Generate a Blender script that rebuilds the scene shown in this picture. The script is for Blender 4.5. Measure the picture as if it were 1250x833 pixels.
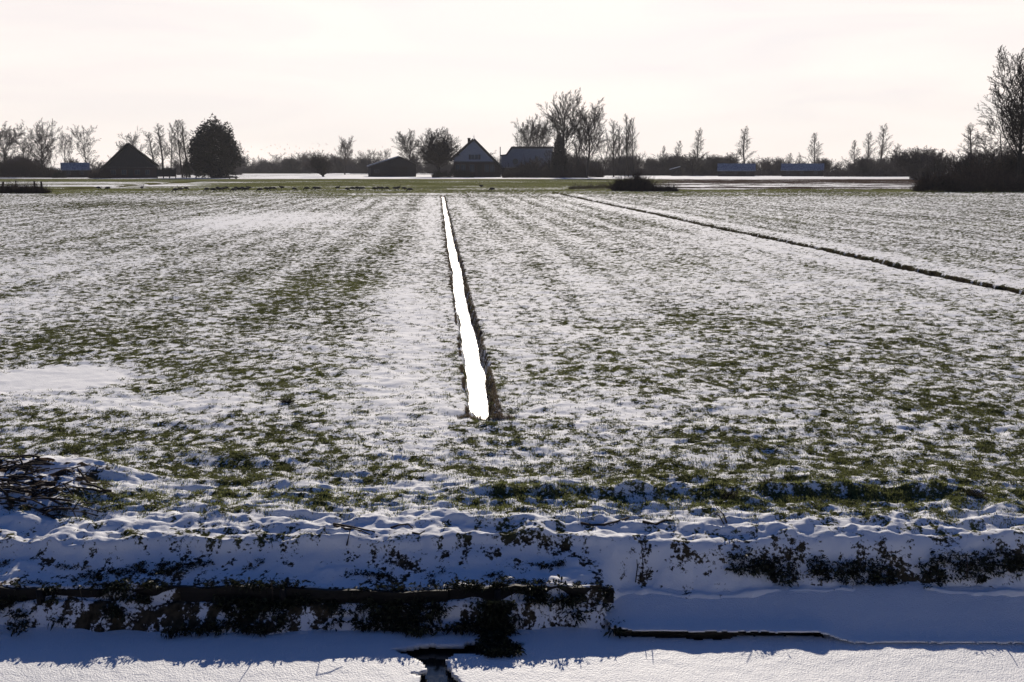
import bpy, math, random
import numpy as np
from mathutils import Vector, Matrix

C = bpy.context.scene.collection
for o in list(bpy.data.objects): bpy.data.objects.remove(o)
R = math.radians
rng = np.random.default_rng(7)
random.seed(7)

# ---------------------------------------------------------------- camera, world, sun, exposure
H = 2.7                                  # eye height above the pasture (m): the camera stands on the near dyke
F = 1215.0                               # focal length in photo pixels (35 mm lens)
PITCH = math.atan((416.5-205)/F)
cam = bpy.data.objects.new('camera', bpy.data.cameras.new('camera')); C.objects.link(cam)
cam.data.lens = 35; cam.data.sensor_width = 36
cam.location = (0, 0, H); cam.rotation_euler = (math.pi/2-PITCH, 0, 0)
cam.data.clip_start = .1; cam.data.clip_end = 40000
bpy.context.scene.camera = cam

SUN_EL, SUN_AZ = 24.0, 2.0               # azimuth measured from +Y towards +X
w = bpy.data.worlds.new('World'); bpy.context.scene.world = w; w.use_nodes = True
nt = w.node_tree; nt.nodes.clear()
out = nt.nodes.new('ShaderNodeOutputWorld'); bg = nt.nodes.new('ShaderNodeBackground')
sky = nt.nodes.new('ShaderNodeTexSky'); sky.sky_type = 'NISHITA'; sky.sun_disc = False
sky.sun_elevation = R(SUN_EL); sky.sun_rotation = R(SUN_AZ)
sky.air_density = 1.0; sky.dust_density = .5; sky.ozone_density = 4.0
bg.inputs['Strength'].default_value = .05
# thin bright high cloud across the sunward half of the sky (follows world direction)
tc = nt.nodes.new('ShaderNodeTexCoord')
mp = nt.nodes.new('ShaderNodeMapping'); mp.inputs['Scale'].default_value = (1.2, 1.2, 9)
ns = nt.nodes.new('ShaderNodeTexNoise'); ns.inputs['Scale'].default_value = 2.6; ns.inputs['Detail'].default_value = 8
ns.inputs['Distortion'].default_value = .6
nt.links.new(tc.outputs['Generated'], mp.inputs['Vector']); nt.links.new(mp.outputs[0], ns.inputs['Vector'])
dot = nt.nodes.new('ShaderNodeVectorMath'); dot.operation = 'DOT_PRODUCT'
sd = Vector((math.sin(R(SUN_AZ))*math.cos(R(SUN_EL)), math.cos(R(SUN_AZ))*math.cos(R(SUN_EL)), math.sin(R(SUN_EL))))
dot.inputs[1].default_value = sd
nt.links.new(tc.outputs['Generated'], dot.inputs[0])
near = nt.nodes.new('ShaderNodeMapRange'); near.interpolation_type = 'SMOOTHSTEP'
near.inputs['From Min'].default_value = .55; near.inputs['From Max'].default_value = .8
nt.links.new(dot.outputs['Value'], near.inputs['Value'])
cr = nt.nodes.new('ShaderNodeMapRange'); cr.inputs['From Min'].default_value = .3; cr.inputs['From Max'].default_value = .7
cr.inputs['To Min'].default_value = .80; cr.inputs['To Max'].default_value = 1.03; cr.inputs['To Max'].default_value = 1
nt.links.new(ns.outputs['Fac'], cr.inputs['Value'])
mul = nt.nodes.new('ShaderNodeMath'); mul.operation = 'MULTIPLY'
sep = nt.nodes.new('ShaderNodeSeparateXYZ'); nt.links.new(tc.outputs['Generated'], sep.inputs[0])
hi = nt.nodes.new('ShaderNodeMapRange'); hi.interpolation_type = 'SMOOTHSTEP'
hi.inputs['From Min'].default_value = .19; hi.inputs['From Max'].default_value = .34; hi.inputs['To Min'].default_value = 1; hi.inputs['To Max'].default_value = 0
nt.links.new(sep.outputs[2], hi.inputs['Value'])
mh = nt.nodes.new('ShaderNodeMath'); mh.operation = 'MULTIPLY'
nt.links.new(near.outputs[0], mh.inputs[0]); nt.links.new(hi.outputs[0], mh.inputs[1])
nt.links.new(mh.outputs[0], mul.inputs[0]); nt.links.new(cr.outputs[0], mul.inputs[1])
mix = nt.nodes.new('ShaderNodeMixRGB'); mix.inputs['Color2'].default_value = (23.7, 21.6, 20.1, 1)
nt.links.new(mul.outputs[0], mix.inputs['Fac']); tint = nt.nodes.new('ShaderNodeMixRGB'); tint.blend_type = 'MULTIPLY'; tint.inputs['Fac'].default_value = 1
tint.inputs['Color2'].default_value = (.50, .71, 1.15, 1)          # white balance of the clear sky behind the camera
nt.links.new(sky.outputs[0], tint.inputs['Color1']); nt.links.new(tint.outputs[0], mix.inputs['Color1'])
nt.links.new(mix.outputs[0], bg.inputs['Color']); nt.links.new(bg.outputs[0], out.inputs['Surface'])

sl = bpy.data.lights.new('sun', 'SUN'); sl.energy = 5.0; sl.angle = R(.5); sl.color = (1, .90, .77)
so = bpy.data.objects.new('sun', sl); C.objects.link(so)
so.rotation_euler = (-sd).to_track_quat('-Z', 'Y').to_euler()

sc = bpy.context.scene
sc.view_settings.view_transform = 'Standard'; sc.view_settings.look = 'None'
sc.view_settings.gamma = 1; sc.view_settings.use_curve_mapping = False
sc.view_settings.exposure = -0.04
sc.cycles.max_bounces = 6; sc.cycles.volume_bounces = 0

# ---------------------------------------------------------------- helpers
def ground(px, py, z=0.0):
    a = PITCH + math.atan((py-416.5)/F)
    y = (H-z)/math.tan(a)
    depth = y*math.cos(PITCH) + (H-z)*math.sin(PITCH)
    return Vector(((px-625)/F*depth, y, z))
def at(px, py, Y):                        # the point at distance Y seen in that direction
    a = PITCH + math.atan((py-416.5)/F)
    z = H - Y*math.tan(a)
    depth = Y*math.cos(PITCH) + (H-z)*math.sin(PITCH)
    return Vector(((px-625)/F*depth, Y, z))
def yof(py, z=0.0): return ground(625, py, z).y

def tag(o, label=None, cat=None, group=None, kind=None):
    if label: o['label'] = label
    if cat: o['category'] = cat
    if group: o['group'] = group
    if kind: o['kind'] = kind
    return o
def empty(name, loc=(0,0,0), rz=0):
    o = bpy.data.objects.new(name, None); C.objects.link(o); o.location = loc; o.rotation_euler = (0,0,rz)
    o.empty_display_size = .2
    return o
def np_mesh(name, v, f, smooth=False):
    v = np.asarray(v, dtype=np.float32); f = np.asarray(f, dtype=np.int32); k = f.shape[1]
    me = bpy.data.meshes.new(name)
    me.vertices.add(len(v)); me.vertices.foreach_set('co', v.ravel())
    me.loops.add(f.size); me.loops.foreach_set('vertex_index', f.ravel())
    me.polygons.add(len(f)); me.polygons.foreach_set('loop_start', np.arange(0, f.size, k, dtype=np.int32))
    if smooth: me.polygons.foreach_set('use_smooth', np.ones(len(f), dtype=bool))
    me.update(calc_edges=True)
    return me
def link(name, me, mat, parent=None):
    if mat and not me.materials: me.materials.append(mat)
    o = bpy.data.objects.new(name, me); C.objects.link(o)
    if parent: o.parent = parent
    return o
def attr(me, name, data):
    a = me.attributes.new(name, 'FLOAT', 'POINT'); a.data.foreach_set('value', np.asarray(data, dtype=np.float32).ravel())

def vnoise(x, y, seed=0):
    xi = np.floor(x).astype(np.int64); yi = np.floor(y).astype(np.int64)
    fx = x-xi; fy = y-yi
    fx = fx*fx*(3-2*fx); fy = fy*fy*(3-2*fy)
    def h(a, b):
        n = (a*374761393 + b*668265263 + seed*974634777) & 0xffffffff
        n = ((n ^ (n >> 13))*1274126177) & 0xffffffff
        n = ((n ^ (n >> 16))*2246822519) & 0xffffffff
        return ((n ^ (n >> 15)) & 0xffff)/32767.5-1
    return (h(xi,yi)*(1-fx)+h(xi+1,yi)*fx)*(1-fy)+(h(xi,yi+1)*(1-fx)+h(xi+1,yi+1)*fx)*fy
def fbm(x, y, seed=0, oc=3, g=.5):
    s = 0; a = 1; n = 0
    for i in range(oc):
        c, d = math.cos(.6*i+.3), math.sin(.6*i+.3)
        s = s + a*vnoise((x*c-y*d)*2**i, (x*d+y*c)*2**i, seed+i*17); n += a; a *= g
    return s/n
def sstep(a, b, x):
    t = np.clip((x-a)/(b-a), 0, 1); return t*t*(3-2*t)

# ---------------------------------------------------------------- materials
def nodes(name):
    m = bpy.data.materials.new(name); m.use_nodes = True
    n = m.node_tree; return m, n, n.nodes['Principled BSDF']
def add(n, t, **kw):
    x = n.nodes.new(t)
    for k, v in kw.items(): setattr(x, k, v)
    return x
def simple(name, c1, c2, scale=3., rough=.85, bump=.0, stretch=(1,1,1), spec=.3, detail=5, bdist=.01):
    m, n, b = nodes(name)
    tc = add(n, 'ShaderNodeTexCoord'); mp = add(n, 'ShaderNodeMapping'); mp.inputs['Scale'].default_value = stretch
    ns = add(n, 'ShaderNodeTexNoise'); ns.inputs['Scale'].default_value = scale; ns.inputs['Detail'].default_value = detail
    n.links.new(tc.outputs['Object'], mp.inputs[0]); n.links.new(mp.outputs[0], ns.inputs['Vector'])
    r = add(n, 'ShaderNodeValToRGB'); r.color_ramp.elements[0].position = .35; r.color_ramp.elements[1].position = .65
    r.color_ramp.elements[0].color = (*c1,1); r.color_ramp.elements[1].color = (*c2,1)
    n.links.new(ns.outputs['Fac'], r.inputs[0]); n.links.new(r.outputs[0], b.inputs['Base Color'])
    b.inputs['Roughness'].default_value = rough; b.inputs['Specular IOR Level'].default_value = spec
    if bump:
        bp = add(n, 'ShaderNodeBump'); bp.inputs['Strength'].default_value = bump; bp.inputs['Distance'].default_value = bdist
        n.links.new(ns.outputs['Fac'], bp.inputs['Height']); n.links.new(bp.outputs[0], b.inputs['Normal'])
    return m
SNOW = (.90, .90, .90)
def snow_mat(name='snow', grain=True):
    m, n, b = nodes(name)
    b.inputs['Base Color'].default_value = (*SNOW,1); b.inputs['Roughness'].default_value = .55
    b.inputs['Specular IOR Level'].default_value = .25
    tc = add(n, 'ShaderNodeTexCoord')
    a1 = add(n, 'ShaderNodeTexNoise'); a1.inputs['Scale'].default_value = 90; a1.inputs['Detail'].default_value = 4
    a2 = add(n, 'ShaderNodeTexNoise'); a2.inputs['Scale'].default_value = 9; a2.inputs['Detail'].default_value = 4
    n.links.new(tc.outputs['Object'], a1.inputs[0]); n.links.new(tc.outputs['Object'], a2.inputs[0])
    b1 = add(n, 'ShaderNodeBump'); b1.inputs['Strength'].default_value = .9; b1.inputs['Distance'].default_value = .010
    b2 = add(n, 'ShaderNodeBump'); b2.inputs['Strength'].default_value = .5; b2.inputs['Distance'].default_value = .02
    n.links.new(a1.outputs[0], b1.inputs['Height']); n.links.new(a2.outputs[0], b2.inputs['Height'])
    n.links.new(b2.outputs[0], b1.inputs['Normal']); n.links.new(b1.outputs[0], b.inputs['Normal'])
    return m
M_snow = snow_mat()
M_roofsnow = simple('roof_snow', (.55,.58,.62), (.8,.83,.87), .8, .6)
M_bark = simple('bark', (.018,.015,.014), (.04,.032,.028), 6, .9, stretch=(3,3,1))
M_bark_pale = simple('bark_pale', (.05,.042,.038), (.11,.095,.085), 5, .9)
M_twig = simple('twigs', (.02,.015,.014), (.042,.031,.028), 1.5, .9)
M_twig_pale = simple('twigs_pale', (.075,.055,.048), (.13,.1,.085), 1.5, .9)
M_ever = simple('evergreen_needles', (.006,.008,.006), (.014,.017,.012), 1.2, .8)
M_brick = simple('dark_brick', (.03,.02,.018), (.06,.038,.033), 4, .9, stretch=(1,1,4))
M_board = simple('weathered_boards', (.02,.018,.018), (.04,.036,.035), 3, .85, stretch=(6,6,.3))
M_paleboard = simple('pale_gable_boards', (.22,.23,.25), (.32,.33,.35), 2.5, .7, stretch=(.3,.3,8))
M_thatch = simple('thatch', (.03,.027,.026), (.055,.05,.045), 3, .95)
M_tile = simple('roof_tiles', (.04,.036,.038), (.07,.06,.06), 4, .7)
M_metalroof = simple('zinc_roof_with_snow', (.2,.21,.23), (.42,.44,.46), 1.1, .8, stretch=(3,1,1))
M_roofsnow2 = simple('grey_window_paint', (.22,.22,.23), (.3,.3,.31), 2, .7)
M_glass = simple('window_glass', (.03,.035,.045), (.05,.055,.07), 1, .12, spec=.6)
M_white = simple('white_paint', (.6,.6,.62), (.75,.75,.77), 2, .6)
M_stick = simple('dead_stick', (.018,.013,.010), (.045,.032,.025), 30, .85, bump=.3)
M_reed = simple('dry_reed', (.10,.07,.045), (.2,.15,.10), 8, .9)
M_bramble = simple('bramble_stems', (.03,.02,.018), (.075,.045,.035), 3, .9)
M_plank = simple('wet_timber', (.003,.003,.003), (.010,.008,.007), 14, .7, bump=.4, stretch=(.3,3,3))
M_goose = simple('dark_plumage', (.02,.018,.017), (.06,.052,.045), 10, .8)

def ground_mat():
    m, n, b = nodes('snowy_pasture')
    L = n.links.new
    tc = add(n, 'ShaderNodeTexCoord')
    a_s = add(n, 'ShaderNodeAttribute', attribute_name='snow'); a_b = add(n, 'ShaderNodeAttribute', attribute_name='brown')
    a_g = add(n, 'ShaderNodeAttribute', attribute_name='tone')
    f1 = add(n, 'ShaderNodeTexNoise'); f1.inputs['Scale'].default_value = 38; f1.inputs['Detail'].default_value = 5; f1.inputs['Roughness'].default_value = .65
    L(tc.outputs['Object'], f1.inputs[0])
    # fine break-up of the snow edge
    s1 = add(n, 'ShaderNodeMath', operation='MULTIPLY_ADD'); s1.inputs[1].default_value = 2.3; s1.inputs[2].default_value = -1.13
    L(f1.outputs['Fac'], s1.inputs[0])
    s2 = add(n, 'ShaderNodeMath', operation='ADD'); L(a_s.outputs['Fac'], s2.inputs[0]); L(s1.outputs[0], s2.inputs[1])
    mr = add(n, 'ShaderNodeMapRange', interpolation_type='SMOOTHSTEP'); mr.inputs['From Min'].default_value = .38; mr.inputs['From Max'].default_value = .62
    L(s2.outputs[0], mr.inputs['Value'])
    f2 = add(n, 'ShaderNodeTexNoise'); f2.inputs['Scale'].default_value = 22; f2.inputs['Detail'].default_value = 6
    L(tc.outputs['Object'], f2.inputs[0])
    g = add(n, 'ShaderNodeValToRGB'); e = g.color_ramp.elements
    e[0].position = .3; e[0].color = (.02,.022,.009,1); e[1].position = .7; e[1].color = (.11,.115,.045,1)
    L(f2.outputs['Fac'], g.inputs[0])
    g2 = add(n, 'ShaderNodeMixRGB', blend_type='MIX'); g2.inputs['Color2'].default_value = (.19,.20,.07,1)
    L(a_g.outputs['Fac'], g2.inputs['Fac']); L(g.outputs[0], g2.inputs['Color1'])
    br = add(n, 'ShaderNodeValToRGB'); e = br.color_ramp.elements
    e[0].position = .3; e[0].color = (.022,.015,.012,1); e[1].position = .75; e[1].color = (.1,.068,.052,1)
    L(f2.outputs['Fac'], br.inputs[0])
    mb = add(n, 'ShaderNodeMixRGB'); L(a_b.outputs['Fac'], mb.inputs['Fac']); L(g2.outputs[0], mb.inputs['Color1']); L(br.outputs[0], mb.inputs['Color2'])
    b.inputs['Base Color'].default_value = (*SNOW,1); b.inputs['Roughness'].default_value = .85; b.inputs['Specular IOR Level'].default_value = .1
    df = add(n, 'ShaderNodeBsdfDiffuse'); L(mb.outputs[0], df.inputs['Color'])
    mx = add(n, 'ShaderNodeMixShader'); L(mr.outputs[0], mx.inputs[0]); L(df.outputs[0], mx.inputs[1]); L(b.outputs[0], mx.inputs[2])
    L(mx.outputs[0], n.nodes['Material Output'].inputs['Surface'])
    bp = add(n, 'ShaderNodeBump'); bp.inputs['Strength'].default_value = .5; bp.inputs['Distance'].default_value = .009
    L(f1.outputs['Fac'], bp.inputs['Height']); L(bp.outputs[0], b.inputs['Normal']); L(bp.outputs[0], df.inputs['Normal'])
    return m
M_ground = ground_mat()

def blade_mat(name, c1, c2, tr=.45):
    m, n, b = nodes(name)
    a = add(n, 'ShaderNodeAttribute', attribute_name='tone')
    r = add(n, 'ShaderNodeValToRGB'); r.color_ramp.elements[0].color = (*c1,1); r.color_ramp.elements[1].color = (*c2,1)
    n.links.new(a.outputs['Fac'], r.inputs[0]); n.links.new(r.outputs[0], b.inputs['Base Color'])
    b.inputs['Roughness'].default_value = .6; b.inputs['Specular IOR Level'].default_value = .25
    t = add(n, 'ShaderNodeBsdfTranslucent'); n.links.new(r.outputs[0], t.inputs[0])
    mx = add(n, 'ShaderNodeMixShader'); mx.inputs[0].default_value = tr
    n.links.new(b.outputs[0], mx.inputs[1]); n.links.new(t.outputs[0], mx.inputs[2])
    n.links.new(mx.outputs[0], n.nodes['Material Output'].inputs['Surface'])
    return m
M_blade = blade_mat('grass_blades', (.018,.022,.008), (.23,.25,.085), .4)
M_dry = blade_mat('dry_grass_blades', (.05,.035,.02), (.22,.17,.11), .3)
M_weed = blade_mat('bank_weed_leaves', (.010,.012,.008), (.05,.06,.03), .2)

# ---------------------------------------------------------------- pasture relief and snow cover
VP = at(534, 205, 100); AZ = math.atan2(VP.x, VP.y)            # run of the field drains
ca, sa = math.cos(AZ), math.sin(AZ)
def uv(x, y): return x*ca - y*sa, x*sa + y*ca
P = ground(590, 500); U1 = uv(P.x, P.y)[0]; V1 = uv(*ground(590, 508)[:2])[1]
P = ground(1250, 357); U2 = uv(P.x, P.y)[0]
V1e = uv(*ground(541, 238)[:2])[1]
PATCH = []
def patch(px, py, wpx, hpy, amp):
    c = ground(px, py); rx = wpx*c.y/F; ry = abs(ground(px, py-hpy).y-ground(px, py+hpy).y)/2
    PATCH.append((c.x, c.y, rx, ry, amp))
for a in [(70,462,85,16,1.15),(200,494,200,9,.35),(390,350,60,26,-.22),(80,412,90,20,-.22),(1080,440,200,55,-.16),
          (700,455,110,28,-.14),(470,470,60,20,.15),(330,268,90,10,.3),(60,325,110,22,.2),(180,420,120,22,-.1),(30,370,60,20,.2),
          (860,300,120,25,.1),(930,350,150,30,.08),(250,455,100,20,-.14),(700,360,90,30,.1),(1180,500,90,16,-.12),
          (380,600,70,8,.3),(200,595,60,10,.25),(370,578,60,4,.35),(570,600,200,5,.15),(900,500,260,10,.12),(150,250,120,5,-.2),(900,395,90,15,-.1)]:
    patch(*a)
MX = ground(20, 600).x; MY = ground(20, 600).y                   # brush mound at the left

Y650, Y712 = 7.12, 6.66
def bank_edge(x):                         # where the field breaks off to the bank
    return 7.06 + .06*vnoise(x*.9+5, x*0, 3) + .05*vnoise(x*3.1, x*0+2, 4) + .012*vnoise(x*15, x*0+2, 9)
XS = at(735, 740, 6.5).x                  # left end of the ice shelf
XP = at(752, 712, 6.66).x                 # right end of the timber edge
def drain(u, uc, hw, depth, x, y, seed):
    c = uc + .022*vnoise(y*.35, y*0, seed) + .012*vnoise(y*1.7, y*0, seed+1) + .008*vnoise(y*7, y*0, seed+2)
    d = np.abs(u-c)
    wv = hw*(1+.12*vnoise(y*1.1, np.sign(u-c), seed+3)+.10*vnoise(y*5, np.sign(u-c), seed+4))
    return depth*(1-sstep(wv*.45, wv, d)), d/wv
def relief(x, y):
    """returns z, snow cover, brown, tone for the pasture side and the near dyke"""
    u, v = uv(x, y)
    near = np.clip((60-y)/50, 0, 1)
    t1 = fbm(x/.16, y/.14, 11, 3); t2 = fbm(x/.5, y/.4, 12, 3); t3 = fbm(x/2.6, y/2.2, 13, 2)
    furrow = fbm(x/.9, y/.24, 14, 3)                     # small ridges running along the bank
    fb = sstep(11.8, 10.2, y)                             # trodden strip along the water
    z = .020*t1*(.5+.5*near) + .024*t2 + .03*t3 + fb*.030*furrow
    lump = np.maximum(0, fbm(x/.34, y/.2, 15, 2)-.12)
    z = z + sstep(8.3, 7.7, y)*.06*lump + sstep(11.5, 10.6, y)*sstep(9.6,10.2,y)*.05*np.maximum(0, fbm(x/.3,y/.3,16,2)-.35)
    zone = sstep(8.9, 8.0, y)
    rid = 1-np.abs(fbm(x/.34, y/.13, 19, 3))*2.2
    z = z + zone*.030*rid + sstep(13, 9, y)*.009*fbm(x/.05, y/.04, 20, 2)
    # snow ridge just behind the bank edge
    z = z + .05*np.exp(-((y-(7.98+.05*vnoise(x*1.2, x*0, 8)))/.09)**2)*sstep(-.9,-.3,x)*(1+.5*vnoise(x*5,y*3,18))
    # cover
    S = .535 + .06*t3 + .11*fbm(u/2.8, v/16., 21, 3) + .085*fbm(x/1.6, y/1.2, 22, 3) 
    S = S + .27*np.exp(-((u-(U1-.85))/.6)**2) + .12*np.exp(-((u-(U1+.95))/.6)**2)
    S = S + .26*np.exp(-((u-(U2-.9))/.6)**2) + .24*np.exp(-((u-(U2+.95))/.65)**2)
    S = S + .07*np.cos((u-U1)*2*math.pi/1.52)*sstep(14,20,y) + .13*fbm(u/.45, v/11., 25, 3)*sstep(11,16,y)*(1-sstep(80,110,y)) - .04*sstep(16,30,y)
    for cx, cy, rx, ry, am in PATCH:
        q = ((x-cx)/rx)**2+((y-cy)/ry)**2
        S = S + am*np.exp(-q**1.5)
    # trodden strip along the water
    band = lambda a, b, c, d: sstep(a, b, y)*(1-sstep(c, d, y))
    wob = .16*fbm(x/1.1, y/.7, 24, 2)
    yy = y+wob
    bandw = lambda py0, py1, amp: amp*np.exp(-np.abs((yy-(yof(py0)+yof(py1))/2)/((yof(py0)-yof(py1))/2))**3)
    S = S + bandw(525, 552, -.12) + bandw(556, 592, -.20) + bandw(599, 622, -.23)*sstep(-2.6,-1.6,x) + bandw(624, 656, .22)
    S = S + bandw(592, 600, .2)*sstep(3.2, 1.5, x)
    z = z*(1-.65*sstep(.85, 1.15, S))
    # trampled clean snow on the mound
    md = np.exp(-(((x-MX)/.75)**2+((y-MY)/.72)**2)**1.4)
    S = S + .45*md
    z = z + md*(.19 + .06*t2 + .05*fbm(x/.22, y/.22, 31, 2))
    md2 = np.exp(-(((x-(MX+.62))/.5)**2+((y-(MY+.25))/.13)**2)**1.2)
    z = z + md2*.07
    S = S + .3*md2
    S = S - md*(1.1*sstep(.05, .3, fbm(x/.3, y/.13, 33, 3)) + 1.3*np.exp(-(((x-(MX-.08))/.22)**2+((y-(MY+.12))/.10)**2)))
    brown_m = md
    # far grass and snow bands
    ty = fbm(x/60., y/9., 41, 3)
    n2 = fbm(x/14, y/7, 42, 3)
    gr = sstep(yof(242), yof(233), y+22*n2+6*fbm(x/2., y/4., 49, 2))*(1-sstep(yof(218.9), yof(218.2), y))
    leftside = 1-sstep(-2, 10, x-(y-105)*.18-8)
    cov_green = .10+.28*fbm(x/5., y/5., 53, 3)+.22*sstep(.0,.7,ty+n2*.5)
    S_l = cov_green + .8*sstep(-42,-56,x)*sstep(.05,.3,fbm(x/40.,y/6.,43,3)+.08)*sstep(128,140,y)*(1-sstep(185,200,y))
    band_r = sstep(yof(232.5), yof(230), y+5*n2)
    yw = y*(1+.035*n2+.02*fbm(x/3., y/5., 46, 2))
    st = lambda a, b: sstep(yof(a+.7), yof(a-.3), yw)*(1-sstep(yof(b+.3), yof(b-.7), yw))
    S_r = .10+.4*n2+.25*fbm(x/2.2, y/3., 52, 2) + st(228.3,224.3)*(.48+1.2*fbm(x/5., y/4., 47, 4)-.35*sstep(35,80,x)) + st(231.2,230.2)*(.3+1.0*fbm(x/6., y/5., 48, 4)) + .5*sstep(yof(219.4), yof(218.7), yw)
    S_r = np.where(y < yof(231.5), .05+.3*n2, S_r)
    S = S*(1-gr) + gr*(S_l*leftside + S_r*(1-leftside))
    snowroad = sstep(yof(218.9), yof(218.2), y)*(1-sstep(yof(214.5), yof(213), y))
    snowroad = snowroad*(.25+.75*sstep(-78,-64,x)); S = S*(1-snowroad) + 1.1*snowroad
    farfield = sstep(yof(214.5), yof(213), y)
    S = S*(1-farfield) + farfield*(.25+.9*sstep(-.1,.3,fbm(x/80., y/25., 45, 3)))
    brown = np.maximum(gr*(1-leftside)*band_r, np.clip(brown_m*1.3, 0, .9))
    tone = np.clip(gr*.55 + .45*fbm(x/5., y/4., 51, 3), 0, 1)
    # drains
    for uc, hw, dep, sd_, ve in ((U1, .188, .28, 61, V1e), (U2, .25, .28, 71, V1e*1.12)):
        on = sstep(V1-.14, V1-.02, v)*(1-sstep(ve-2, ve, v)) if uc == U1 else sstep(7.9, 8.4, v)*(1-sstep(ve-2, ve, v))
        c, q = drain(u, uc, hw*(1+.05*sstep(20,70,y))*(np.sqrt(sstep(-.12, .5, v-V1))+.02 if uc == U1 else 1), dep, x, y, sd_)
        z = z - c*on
        side = (1-sstep(.85, 1.2, q*np.where(u < uc, 1.3-.6*sstep(18, 26, v) if uc == U1 else 1.0, 1.0)+.25*vnoise(x*6,y*6,77)))*on
        S = S*(1-side) + side*((.24+.15*t1) if uc == U1 else -.2)
        brown = np.maximum(brown, side*.75)
    # narrow drain far left, before the long barn
    A = ground(60, 232); B = ground(232, 222)
    tt = np.clip(((x-A.x)*(B.x-A.x)+(y-A.y)*(B.y-A.y))/((B.x-A.x)**2+(B.y-A.y)**2), 0, 1)
    dd = np.hypot(x-A.x-tt*(B.x-A.x), y-A.y-tt*(B.y-A.y))
    k = np.exp(-(dd/1.3)**2); z = z-.7*k; S = S-1.2*np.exp(-(dd/1.6)**2); brown = np.maximum(brown, np.exp(-(dd/1.7)**2))
    k = np.exp(-((y-(A.y+2.6+(x-A.x)*.4))/1.6)**2)*sstep(-62,-50,-np.abs(x+5)); 
    # bank down to the ice
    e = bank_edge(x)
    left = 1-sstep(XP-.12, XP+.05, x)
    rough = .035*fbm(x/.22, y/.16, 81, 4)*(1-.6*np.exp(-((y-6.62)/.05)**2)*left)
    zl = -.21*np.clip((e-y)/(e-6.66), 0, 1)**.62 - .10*sstep(6.615, 6.59, y) - .22*sstep(6.57, 6.34+.10*vnoise(x*1.7, x*0, 85)+.05*vnoise(x*6, x*0, 86), y) + rough*sstep(e,e-.2,y)
    zr = -.30*sstep(0, .30, e-y) - .5*sstep(e-.32, e-.5, y) + rough*sstep(e,e-.1,y)*(1-.7*sstep(e-.25,e-.4,y))
    zb = zl*left + zr*(1-left)
    under = sstep(e+.04, e-.05, y)
    z = z*(1-under) + under*(z*.35) + zb
    z = z - .045*sstep(e+.38, e-.02, y)*(1-under)*(y > 6.0) - .045*under*sstep(6.5, e, y)
    # what the bank carries
    bn = fbm(x/.13, y/.07, 82, 3); bn2 = fbm(x/.7, y/.3, 83, 2)
    Sb = .70 + .36*bn + .26*fbm(x/.05, y/.03, 87, 2) + .12*(1-left) + .25*bn2
    Sb = Sb - .24*sstep(6.62, 6.59, y)*left
    Sb = Sb + (1-left)*.4*sstep(e-.2, e-.35, y) 
    S = S*(1-under) + Sb*under
    brown = np.maximum(brown, under*.75)
    # drained bed under the ice, near dyke under the camera
    bed = sstep(6.25, 6.0, y)
    z = z*(1-bed) + bed*(-.95)
    dy = sstep(3.6, .8, y)
    z = z*(1-dy) + dy*(1.05+.03*t2)
    S = S*(1-dy)+dy*(-.2)  # unseen dyke kept free of snow to bounce less light onto the bank
    return z, S, brown, tone

def build_ground():
    ys = [-400, -150, -60, -25, -12, -6, -3, -1, 0, .5, 1, 1.5, 2, 2.5, 3, 3.5, 4, 4.5, 5, 5.5]
    y = 5.8
    while y < 420:
        ys.append(y); y += max(.0125, .00105*y**1.42) if y > 6 else .04
    while y < 30000: ys.append(y); y *= 1.12
    ys = np.array(ys)
    s = np.linspace(-.56, .56, 1000)
    outer = np.array([.6,.66,.75,.9,1.1,1.4,1.9,2.6,4,7,12,25,60])
    s = np.concatenate([-outer[::-1], s, outer])
    rad = np.where(ys > 5, ys+3, 8)
    x = rad[:,None]*s[None,:]; yy = np.repeat(ys[:,None], len(s), 1)
    z, S, B, T = relief(x.ravel(), yy.ravel())
    n, m = len(ys), len(s)
    # local breaking up of the cover, tied to the tussocks
    xf, yf = x.ravel(), yy.ravel()
    nn = fbm(xf/.070, yf/.085, 91, 3)*.72 + fbm(xf/.22, yf/.2, 92, 2)*.28
    far = np.clip((420-yf)/300, 0, 1)
    smoothp = sstep(.85, 1.05, S)
    S = S + nn*(.35+.65*far)*(1-.8*smoothp)*(1-.6*sstep(110,150,yf))
    i = np.arange((n-1)*m).reshape(n-1, m)[:, :-1].ravel()
    f = np.stack([i, i+1, i+m+1, i+m], 1)
    me = np_mesh('pasture_ground', np.stack([xf, yf, z], 1), f, True)
    attr(me, 'snow', S); attr(me, 'brown', B); attr(me, 'tone', T)
    o = link('pasture_ground', me, M_ground); tag(o, kind='structure')
    print('rows', n, 'cols', m)
build_ground()

# ---------------------------------------------------------------- blades
def blades(name, bx, by, bz, h, wd, lean, tone, mat, label=None, stiff=1.0):
    n = len(bx); a = rng.uniform(0, 2*math.pi, n)
    dx, dy = np.cos(a), np.sin(a)
    b = rng.uniform(0, 2*math.pi, n); lx, ly = np.cos(b)*lean, np.sin(b)*lean
    base = np.stack([bx, by, bz-.01], 1)
    side = np.stack([dx*wd, dy*wd, 0*dx], 1)
    mid = base + np.stack([lx*h*.35, ly*h*.35, h*.6], 1)
    tip = base + np.stack([lx*h, ly*h, h*np.sqrt(np.maximum(.15, 1-lean*lean*.8))], 1)
    v = np.stack([base-side, base+side, mid+side*.8, mid-side*.8, tip], 1).reshape(-1, 3)
    k = np.arange(n)*5
    f = np.concatenate([np.stack([k, k+1, k+2], 1), np.stack([k, k+2, k+3], 1), np.stack([k+3, k+2, k+4], 1)])
    me = np_mesh(name, v, f); attr(me, 'tone', np.repeat(tone, 5))
    o = link(name, me, mat); tag(o, label, 'grass', kind='stuff')
    return o
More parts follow.
